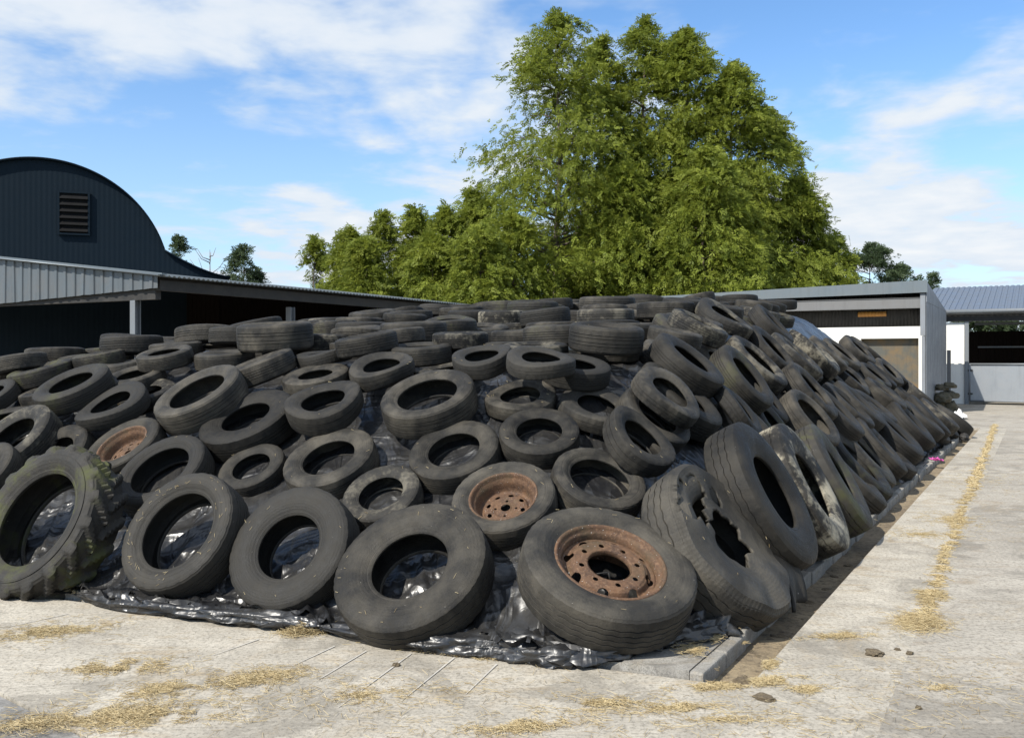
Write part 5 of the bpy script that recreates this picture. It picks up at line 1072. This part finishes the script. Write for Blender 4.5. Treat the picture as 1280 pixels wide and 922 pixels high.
for s, t, m in [(.02, .86, 'steel'), (4.4, .03, 'steel'), (10.5, .03, 'steel'), (16.5, .03, 'steel'), (.02, 7.4, 'steel'), (.02, 13.6, 'steel')]:
    b = MB(); b.box(L(s, t, -.05), EKv*.012, NKv*.17, (0, 0, 3.08)); b.box(L(s + .158, t, -.05), EKv*.012, NKv*.17, (0, 0, 3.08)); b.box(L(s + .014, t + .08, -.05), EKv*.142, NKv*.012, (0, 0, 3.08))
    P(b.build('post', M[m]))
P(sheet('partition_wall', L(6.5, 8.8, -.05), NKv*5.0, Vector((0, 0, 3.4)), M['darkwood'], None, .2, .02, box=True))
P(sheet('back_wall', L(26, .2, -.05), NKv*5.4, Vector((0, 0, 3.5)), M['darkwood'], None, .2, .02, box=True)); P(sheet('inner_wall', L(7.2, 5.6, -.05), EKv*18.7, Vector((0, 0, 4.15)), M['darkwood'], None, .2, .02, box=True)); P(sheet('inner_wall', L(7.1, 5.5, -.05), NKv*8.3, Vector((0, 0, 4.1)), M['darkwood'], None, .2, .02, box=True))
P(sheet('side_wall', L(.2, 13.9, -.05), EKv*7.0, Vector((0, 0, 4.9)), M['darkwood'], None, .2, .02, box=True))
for k in range(8):
    b = MB(); b.box(L(.3, .6 + k*1.8, RZ(.6 + k*1.8) - .2), EKv*(25.6 if k < 3 else 6.6), NKv*.06, (0, 0, .15)); P(b.build('purlin', M['dsteel']))
# ================================================================ round roofed barn behind it
BP = Vector((-9.47, 32, 0)); BG = Vector((-.945, -.327, 0)); BA = Vector((-.327, .945, 0))
def Bn(s, t, z): return BP + BA*s + BG*t + Vector((0, 0, z))
bn = empty('round_roof_barn', Bn(0, 5.7, 0), 'tall navy barn with a rounded roof and a louvred gable vent, far left', 'barn')
def PB(o, par=None): o.parent = bn; o.matrix_parent_inverse = Matrix.Translation(-Vector(bn.location)); return o
def barn_top(t):
    d = abs(t - 5.7)
    if d <= 3.7: return 3.98 + math.sqrt(3.92**2 - d*d)
    q = (d - 3.7)/2.0
    return 5.2 - .82*(1 - (1 - q)**1.5) if q < 1 else 4.38
v = []; f = []; n = int(9.4/.025)
for i in range(n + 1):
    t = .0 + 9.4*i/n; h = .002*math.sin(2*math.pi*t/.152)
    for q in range(4): v.append(Bn(-h, t, -.05 + (barn_top(t) - .02 + .05)*q/3))
for i in range(n):
    for q in range(3): f.append((i*4+q, i*4+q+1, (i+1)*4+q+1, (i+1)*4+q))
PB(mesh_obj('gable_wall', v, f, M['navy'], None, True))
def arc_roof(name, t0, t1, n, lift, m):
    v = []; f = []
    for i in range(n + 1):
        t = t0 + (t1 - t0)*i/n
        z = barn_top(t) + lift
        for s in (-.14, 5, 10, 15): v += [Bn(s, t, z), Bn(s, t, z + .05)]
    k = 8
    for i in range(n):
        a, c = i*k, (i+1)*k
        for j in range(3):
            f.append((a+2*j+1, a+2*j+3, c+2*j+3, c+2*j+1)); f.append((a+2*j, c+2*j, c+2*j+2, a+2*j+2))
        f.append((a, a+1, c+1, c)); f.append((a+6, c+6, c+7, a+7))
    f.append((0, 2, 3, 1)); f.append((2, 4, 5, 3)); f.append((4, 6, 7, 5)); e = n*k
    f += [(e, e+1, e+3, e+2), (e+2, e+3, e+5, e+4), (e+4, e+5, e+7, e+6)]
    return PB(mesh_obj(name, v, f, m, None, True))
arc_roof('round_roof', 1.97, 9.43, 60, .0, M['navy']); arc_roof('lean_to_roof', -.08, 1.99, 12, -.03, M['navy'])
PB(sheet('side_wall', Bn(0, .03, -.05), BA*15, Vector((0, 0, 4.35)), M['navy'], None, .3, .02, 4)); PB(sheet('side_wall', Bn(0, 9.38, -.05), BA*15, Vector((0, 0, 5.2)), M['navy'], None, .3, .02, 4))
v = [Bn(15, t, -.05) for t in np.linspace(0, 9.4, 40)] + [Bn(15, t, barn_top(t)) for t in np.linspace(0, 9.4, 40)]
PB(mesh_obj('back_wall', v, [(i, i+1, 41+i, 40+i) for i in range(39)], M['navy']))
vt = MB(); T0, T1, Z0, Z1 = 4.28, 5.10, 5.62, 6.88
for t0, t1 in ((T0 - .06, T0), (T1, T1 + .06)): vt.box(Bn(-.09, t0, Z0 - .06), BA*.07, BG*(t1 - t0), (0, 0, Z1 - Z0 + .12))
for z0 in (Z0 - .06, Z1): vt.box(Bn(-.09, T0 + .003, z0), BA*.07, BG*(T1 - T0 - .006), (0, 0, .06))
vo = vt.build('vent', M['navy']); PB(vo)
b = MB(); b.box(Bn(-.03, T0, Z0), BA*.01, BG*(T1 - T0), (0, 0, Z1 - Z0)); vb = b.build('backing', M['black'])
vb.parent = vo
b = MB()
for k in range(6):
    z = Z0 + .03 + k*.207; ta, tb = T0 + .003, T1 - .003
    b.hexa([Bn(-.034, ta, z + .11), Bn(-.034, tb, z + .11), Bn(-.05, tb, z + .13), Bn(-.05, ta, z + .13), Bn(-.10, ta, z), Bn(-.10, tb, z), Bn(-.115, tb, z + .02), Bn(-.115, ta, z + .02)])
sl_ = b.build('louvre', M['black']); sl_.parent = vo
# ================================================================ white walled shed behind the heap
PR = Vector((12.06, 28, 0))
def Rr(s, t, z): return PR + EKv*s + NKv*t + Vector((0, 0, z))
rsd = empty('white_walled_shed', Rr(3, 5, 0), 'grey roofed white walled shed with a dark bay, behind the right end of the heap', 'shed')
def PS(o): o.parent = rsd; o.matrix_parent_inverse = Matrix.Translation(-Vector(rsd.location)); return o
FZ = lambda t: 3.93 - .026*t
W_ = 9.4
b = MB(); b.hexa([Rr(-.10, -.06, FZ(0) - .36), Rr(-.04, -.06, FZ(0) - .36), Rr(-.04, W_, FZ(W_) - .22), Rr(-.10, W_, FZ(W_) - .22), Rr(-.10, -.06, FZ(0)), Rr(-.04, -.06, FZ(0)), Rr(-.04, W_, FZ(W_)), Rr(-.10, W_, FZ(W_))])
PS(b.build('fascia', M['roof_tin']))
PS(sheet('roof', Rr(-.03, -.03, FZ(0) - .02), NKv*W_ + Vector((0, 0, -.026*W_)), EKv*6.6 + Vector((0, 0, -.63)), M['roof_tin'], None, .25, .03, box=True))
b = MB(); b.box(Rr(.02, .02, 3.14), EKv*.12, NKv*W_, (0, 0, .28)); b.box(Rr(-.005, .02, 3.125), EKv*.16, NKv*W_, (0, 0, .012)); b.box(Rr(-.005, .02, 3.423), EKv*.16, NKv*W_, (0, 0, .012)); PS(b.build('front_beam', M['beam']))
PS(sheet('upper_cladding', Rr(.52, .02, 2.62), NKv*W_, Vector((0, 0, 1.0)), M['dsteel'], None, .10, .014, 6))
PS(sheet('amber_skylight', Rr(.49, 1.14, 2.92), NKv*.82, Vector((0, 0, .15)), M['skylight'], None, .10, .014, 6))
b = MB(); b.box(Rr(.3, .0, -.05), EKv*.2, NKv*.22, (0, 0, 2.65)); b.box(Rr(.3, .222, 2.25), EKv*.2, NKv*1.62, (0, 0, .35)); b.box(Rr(.3, 1.845, -.05), EKv*.2, NKv*7.5, (0, 0, 2.65)); PS(b.build('front_wall', M['white']))
b = MB(); b.box(Rr(.52, .10, -.05), EKv*.06, NKv*1.9, (0, 0, 2.40)); PS(b.build('bay_door', M['bay']))
PS(sheet('side_wall', Rr(0, -.02, -.05), EKv*6.5, Vector((0, 0, 3.35)), M['panel'], None, .5, .006, box=True))
b = MB(); b.prism([Rr(0, -.035, 3.3), Rr(6.5, -.035, 3.3), Rr(0, -.035, 3.9)], NKv*.02); PS(b.build('side_gable', M['panel']))
b = MB(); b.box(Rr(-.02, .0, 2.32), EKv*.15, NKv*.14, (0, 0, 1.22)); b.box(Rr(.0, .01, -.05), EKv*.10, NKv*.09, (0, 0, 2.36)); PS(b.build('corner_post', M['panel']))
b = MB(); b.box(Rr(6.2, .1, -.05), EKv*.15, NKv*W_, (0, 0, 3.2)); PS(b.build('back_wall', M['white']))
b = MB(); b.box(Rr(6.55, -.16, -.05), EKv*.10, NKv*.12, (0, 0, 2.0)); PS(b.build('gate_post', M['beam']))
# ================================================================ second shed with the sheeted gate
PU = Vector((16.6, 35, 0))
def U(a, s, z): return PU - NKv*a + EKv*s + Vector((0, 0, z))
s2 = empty('gated_shed', U(3, 2, 0), 'blue grey roofed shed with a white pillar and dark opening at the right edge', 'shed')
def P2(o): o.parent = s2; o.matrix_parent_inverse = Matrix.Translation(-Vector(s2.location)); return o
P2(sheet('roof', U(-1.6, -.3, 3.40), -NKv*11.6, EKv*5.6 + Vector((0, 0, 1.22)), M['blueroof'], None, .2, .025, box=True))
P2(sheet('rear_roof', U(-1.6, 5.3, 4.61), -NKv*11.6, EKv*5.6 + Vector((0, 0, -1.22)), M['blueroof'], None, .2, .025, box=True))
b = MB(); b.tube([U(-1.6, -.36, 3.36), U(10, -.36, 3.36)], .075, 10); P2(b.build('gutter', M['steel'], None, True))
b = MB(); b.box(U(-1.6, -.1, 3.02), -NKv*11.5, EKv*.12, (0, 0, .24)); P2(b.build('eave_beam', M['dsteel']))
b = MB(); b.box(U(-.76, 0, -.05), -NKv*.66, EKv*.4, (0, 0, 3.02)); P2(b.build('pillar', M['white']))
for a in (-.09, 4.3, 8.8):
    b = MB(); b.box(U(a, -.06, -.05), -NKv*.14, EKv*.14, (0, 0, 3.06)); P2(b.build('post', M['steel']))
P2(sheet('back_wall', U(-.8, 5.0, -.05), -NKv*10.4, Vector((0, 0, 2.82)), M['darkwood'], None, .3, .02, box=True))
b = MB(); b.box(U(.1, 4.5, 2.1), -NKv*9.5, EKv*.06, (0, 0, .06)); b.box(U(.1, 2.5, 2.95), -NKv*9.5, EKv*.08, (0, 0, .1)); P2(b.build('rail', M['steel']))
gt = empty('sheeted_gate', U(2.1, 0, 0), 'galvanised sheeted yard gate hung beside the white pillar of the right shed', 'gate')
def PG(o): o.parent = gt; o.matrix_parent_inverse = Matrix.Translation(-Vector(gt.location)); return o
b = MB(); b.box(U(.10, -.02, .14), -NKv*4.1, EKv*.012, (0, 0, 1.3)); PG(b.build('gate_sheet', M['galv']))
b = MB()
for z in (.12, 1.46): b.tube([U(.07, -.05, z), U(4.24, -.05, z)], .03, 8)
for a in (.08, 4.23): b.tube([U(a, -.05, .10), U(a, -.05, 1.47)], .03, 8)
PG(b.build('gate_frame', M['steel'], None, True))
b = MB()
for z in (.35, 1.2): b.box(U(.02, -.07, z), -NKv*.16, EKv*.03, (0, 0, .06))
PG(b.build('hinge', M['dsteel']))
# ---------------------------------------------------------------- mossy debris against the shed wall
db = empty('debris_stack', (13.450, 30.000, 0), 'ragged stack of mossy old blocks against the white walled shed corner', 'debris')
dbp = Vector((13.450, 30.000, 0))
for k, (dx, dz, r, sq, sd) in enumerate([(-.18, 0, .34, .7, 1.1), (.16, 0, .36, .75, 2.3), (-.05, .30, .34, .6, 3.7), (.18, .42, .30, .5, 4.1), (.0, .66, .26, .5, 5.9), (.17, .74, .22, .55, 6.4)]):
    o = lump('block', (dx, .1*math.sin(k*2.1), dz), r, sd, M['stone'], sq); o.parent = db
# ================================================================ trees
def spray_mesh(name, A, D, size, tone, rng, m, n_leaf=10, width=.34):
    """A anchors (S,3), D directions (S,3): every spray is a drooping feathery frond with leaflets along both sides"""
    S = len(A); D = D/np.linalg.norm(D, axis=1, keepdims=True)
    rnd = rng.normal(size=(S, 3)); rnd[:, 2] += .6
    side = np.cross(D, rnd); side /= np.linalg.norm(side, axis=1, keepdims=True) + 1e-9
    up = np.cross(side, D); ln0 = size*rng.uniform(.7, 1.3, S)
    V = np.zeros((S, n_leaf, 4, 3)); np_ = (n_leaf - 1)//2
    for k in range(n_leaf):
        if k == n_leaf - 1: t, sg = .82, 0
        else: t, sg = .08 + .80*(k//2)/np_, (1 if k % 2 else -1)
        base = A + D*(ln0*t)[:, None]; base[:, 2] -= ln0*.35*t*t
        ang = sg*(.75 + rng.normal(0, .15, S)); ln = ln0*(.52*(1 - .45*t) if sg else .40)
        d = D*np.cos(ang)[:, None] + side*np.sin(ang)[:, None] + up*rng.normal(0, .15, S)[:, None]; d[:, 2] -= .30*t + .08
        s2_ = np.cross(up + .25*rng.normal(size=(S, 3)), d); s2_ /= np.linalg.norm(s2_, axis=1, keepdims=True) + 1e-9
        wv = s2_*(ln*width*.5)[:, None]; tip = d*ln[:, None]
        V[:, k, 0] = base; V[:, k, 1] = base + tip*.5 + wv; V[:, k, 2] = base + tip; V[:, k, 3] = base + tip*.5 - wv
    V = V.reshape(-1, 3); Q = np.arange(len(V)).reshape(-1, 4)
    me = np_mesh(name, V, Q, m, False)
    at = me.attributes.new('tone', 'FLOAT', 'POINT')
    at.data.foreach_set('value', np.repeat(tone, n_leaf*4).astype(np.float32))
    return me
def conifer(name, label, x, y, H, Rad, seed, group=None, boughs=90, sprays=70, z0=.5, size=.30, m='leaf', power=.68, lean=0.0, gap=None, bare_low=0.0, fill=.45, cat='tree', limb_every=3, flat=.4):
    rng = np.random.default_rng(seed); root = empty(name, (x, y, -.13), label, cat, group)
    A = []; D = []; T = []; tips = []
    for k in range(boughs):
        t = min(1 - rng.random()**.62 if k > boughs*.12 else rng.uniform(.8, 1.0), 1.0)
        z = z0 + (H - z0)*t; az = rng.uniform(0, 2*np.pi)
        env = Rad*min(1.0, 1.12*(1 - t)**power + .03)*(1 if t > .12 else .75 + 2*t)
        env *= .82 + .36*noise.noise(Vector((math.cos(az)*1.7, math.sin(az)*1.7, z*.45 + seed)))
        rad = env*(fill + (1 - fill)*rng.random()**.6)
        if bare_low and z < bare_low and abs((az + np.pi/2 + np.pi) % (2*np.pi) - np.pi) < .9: continue
        if gap and gap(t, az): continue
        c = np.array([rad*math.cos(az), rad*math.sin(az), z]); tips.append(c)
        sz = (.26*Rad*(.35 + .65*(1 - t)) + .12)*rng.uniform(.7, 1.25); sz = min(sz, env*.55 + .16)
        n = int(sprays*(.4 + .6*(1 - t))*rng.uniform(.7, 1.3)) + 8
        out = np.array([math.cos(az), math.sin(az), 0.0])
        P_ = rng.normal(size=(n, 3))*np.array([sz, sz, sz*flat + .10])*.62
        # boughs droop outwards: sprays further out hang lower, the upper skin is densest
        rr_ = P_ @ out; P_[:, 2] -= .25*np.maximum(rr_, 0)
        a = c + P_
        d = out*.75 + rng.normal(0, .55, (n, 3)) + np.array([0, 0, .22 if t > .75 else -.22])
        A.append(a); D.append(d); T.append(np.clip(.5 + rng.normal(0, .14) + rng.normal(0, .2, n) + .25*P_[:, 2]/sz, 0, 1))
    # leader
    n = 60 + int(20*Rad); zt = H - np.abs(rng.normal(0, .12*H**.8, n)); sp = .05 + .22*(H - zt)
    az = rng.uniform(0, 2*np.pi, n); q = rng.uniform(.1, 1, n)*np.minimum(sp, .25*Rad)
    A.append(np.stack([q*np.cos(az), q*np.sin(az), zt], 1)); D.append(np.stack([np.cos(az)*.8, np.sin(az)*.8, np.full(n, .55)], 1) + rng.normal(0, .25, (n, 3))); T.append(rng.uniform(.3, .9, n))
    A = np.concatenate(A); D = np.concatenate(D); T = np.concatenate(T)
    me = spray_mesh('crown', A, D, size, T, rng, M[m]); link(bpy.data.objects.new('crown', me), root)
    b = MB(); pts = [(.06*H*.1*math.sin(k*1.3 + seed), .06*H*.1*math.cos(k*1.7 + seed), (H - .3)*k/8) for k in range(9)]
    b.tube(pts, [max(.012*H*(1 - k/8.4)**.9, .010) for k in range(9)], 9)
    for k, c in enumerate(tips):
        if k % limb_every: continue
        z_ = max(c[2] - .25*np.hypot(c[0], c[1]), .3); mid = np.array([c[0]*.5, c[1]*.5, z_*.4 + c[2]*.6 + .1])
        b.tube([(0, 0, z_), mid, c*np.array([.97, .97, 1])], [.025 + .002*H, .018 + .001*H, .010], 5)
    b.build('trunk', M['bark'], root, True)
    return root
def tree_at(u, v, Y): return ((u - 640)/1200*Y, Y, 1.6 + (450 - v)/1200*Y + .13)
GT = 'tall conifers behind the heap'
for k, (u, v, Y, Rd, lab, kw) in enumerate([
    (697, 24, 43, 5.5, 'sparse tall conifer with visible bare trunk and thin top, leftmost of the tall group', dict(boughs=270, sprays=85, bare_low=5.0, limb_every=2, fill=.35, power=.56)),
    (752, 50, 46.5, 3.9, 'tall conifer with a pointed top just right of the sparse one', dict(boughs=165, sprays=120)),
    (806, 26, 46, 4.4, 'tallest dense conifer in the middle of the tall group', dict(boughs=209, sprays=120)),
    (858, 42, 45, 4.5, 'tall dense conifer right of the tallest one, narrow tip', dict(boughs=209, sprays=120)),
    (912, 84, 44.5, 4.6, 'broad dense conifer on the right shoulder of the tall group', dict(boughs=209, sprays=120)),
    (955, 135, 46, 4.0, 'dense conifer stepping down right of the broad one', dict(boughs=176, sprays=120)),
    (1003, 225, 45, 3.1, 'lower rounded conifer near the right end of the group', dict(boughs=132, sprays=120)),
    (1042, 295, 46, 2.0, 'smallest bushy conifer ending the tall group above the white walled shed', dict(boughs=77, sprays=120)),
    (778, 210, 41.5, 3.3, 'shorter leafy conifer standing in front of the tall group', dict(boughs=132, sprays=120, power=.6)),
    (880, 190, 41, 3.6, 'shorter leafy conifer in front, right of centre of the tall group', dict(boughs=154, sprays=120, power=.6)),
    ]):
    x, y, H = tree_at(u, v, Y); conifer('conifer_tree', lab, x, y, H, Rd, 20 + k, GT, size=.34, **kw)
GH = 'lower conifers along the shed side'
for k, (u, v, Y, Rd, lab) in enumerate([
    (393, 298, 45, 1.3, 'thin dark conifer at the far left end of the lower row'),
    (437, 284, 43, 1.9, 'second conifer from the left in the lower row above the shed roof'),
    (478, 269, 42, 1.9, 'third conifer from the left in the lower row'),
    (520, 262, 42, 2.0, 'middle conifer of the lower row behind the shed roof'),
    (560, 262, 41, 2.0, 'fifth conifer from the left in the lower row'),
    (592, 240, 42, 2.1, 'conifer with the highest thin tip in the lower row'),
    (640, 268, 39, 2.8, 'bright bushy conifer joining the lower row to the sparse tall one'),
    (458, 300, 39.5, 1.9, 'shorter conifer in front of the second and third of the lower row'),
    (540, 292, 38.5, 2.1, 'shorter conifer in front of the middle of the lower row'),
    (600, 285, 37.5, 2.2, 'shorter conifer in front of the highest thin tip of the lower row')]):
    x, y, H = tree_at(u, v, Y); conifer('conifer_tree', lab, x, y, H, Rd, 60 + k, GH, boughs=120 if k else 60, sprays=85 if k else 50, size=.31, power=.68)
x, y, H = tree_at(1088, 306, 75); conifer('conifer_tree', 'dark bluish spreading conifer far behind the white walled shed', x, y, H, 3.6, 90, None, 80, 50, 2.5, .5, 'leaf_far', .45, flat=.25)
x, y, H = tree_at(1125, 335, 78); conifer('conifer_tree', 'low dark tree right of the spreading bluish conifer', x, y, H, 2.6, 91, None, 50, 40, 2, .5, 'leaf_far', .4)
x, y, H = tree_at(1167, 343, 80); conifer('conifer_tree', 'tiny spiky treetop above the gap between the two right sheds', x, y, H, 1.2, 92, None, 30, 16, 2, .45, 'leaf_far', .8)
x, y, H = tree_at(224, 298, 62); conifer('conifer_tree', 'small pointed treetop beside the round barn roof', x, y, H, 1.2, 93, None, 50, 20, 2, .40, 'leaf_far', .8)
x, y, H = tree_at(304, 306, 60); conifer('conifer_tree', 'open branched pine rising over the left shed roof', x, y, H, 2.0, 94, None, 60, 26, 2, .40, 'leaf_far', .65)
x, y, H = tree_at(322, 341, 61); conifer('conifer_tree', 'low round treetop right of the open branched pine', x, y, H, 1.1, 97, None, 30, 26, 2, .40, 'leaf_far', .5)
for k, u in enumerate((1215, 1250, 1290)):
    x, y, H = tree_at(u, 398, 60); conifer('hedge_bush', 'bush seen through the slot under the right shed eave', x, y, H, 2.2, 95 + k, 'bushes behind the right shed', 40, 40, .5, .5, 'leaf_far', .3, cat='bush')
bt = empty('bare_tree', (*tree_at(262, 316, 61)[:2], -.13), 'leafless twiggy tree between two small treetops left', 'tree')
b = MB(); Hb = tree_at(262, 312, 61)[2]; rb_ = random.Random(8)
b.tube([(0, 0, 0), (.05, 0, Hb*.5), (0, .05, Hb)], [.12, .07, .012], 6); b.build('trunk', M['bark'], bt, True)
b = MB()
for k in range(26):
    z = Hb*rb_.uniform(.5, .95); a = rb_.uniform(0, 6.28); l = (Hb - z)*.5 + .5
    e = Vector((l*math.cos(a), l*math.sin(a), z + l*.9)); b.tube([(0, 0, z), e*.55 + Vector((0, 0, z*.42)), e], [.035, .022, .01], 4)
b.build('branch', M['bark'], bt, True)
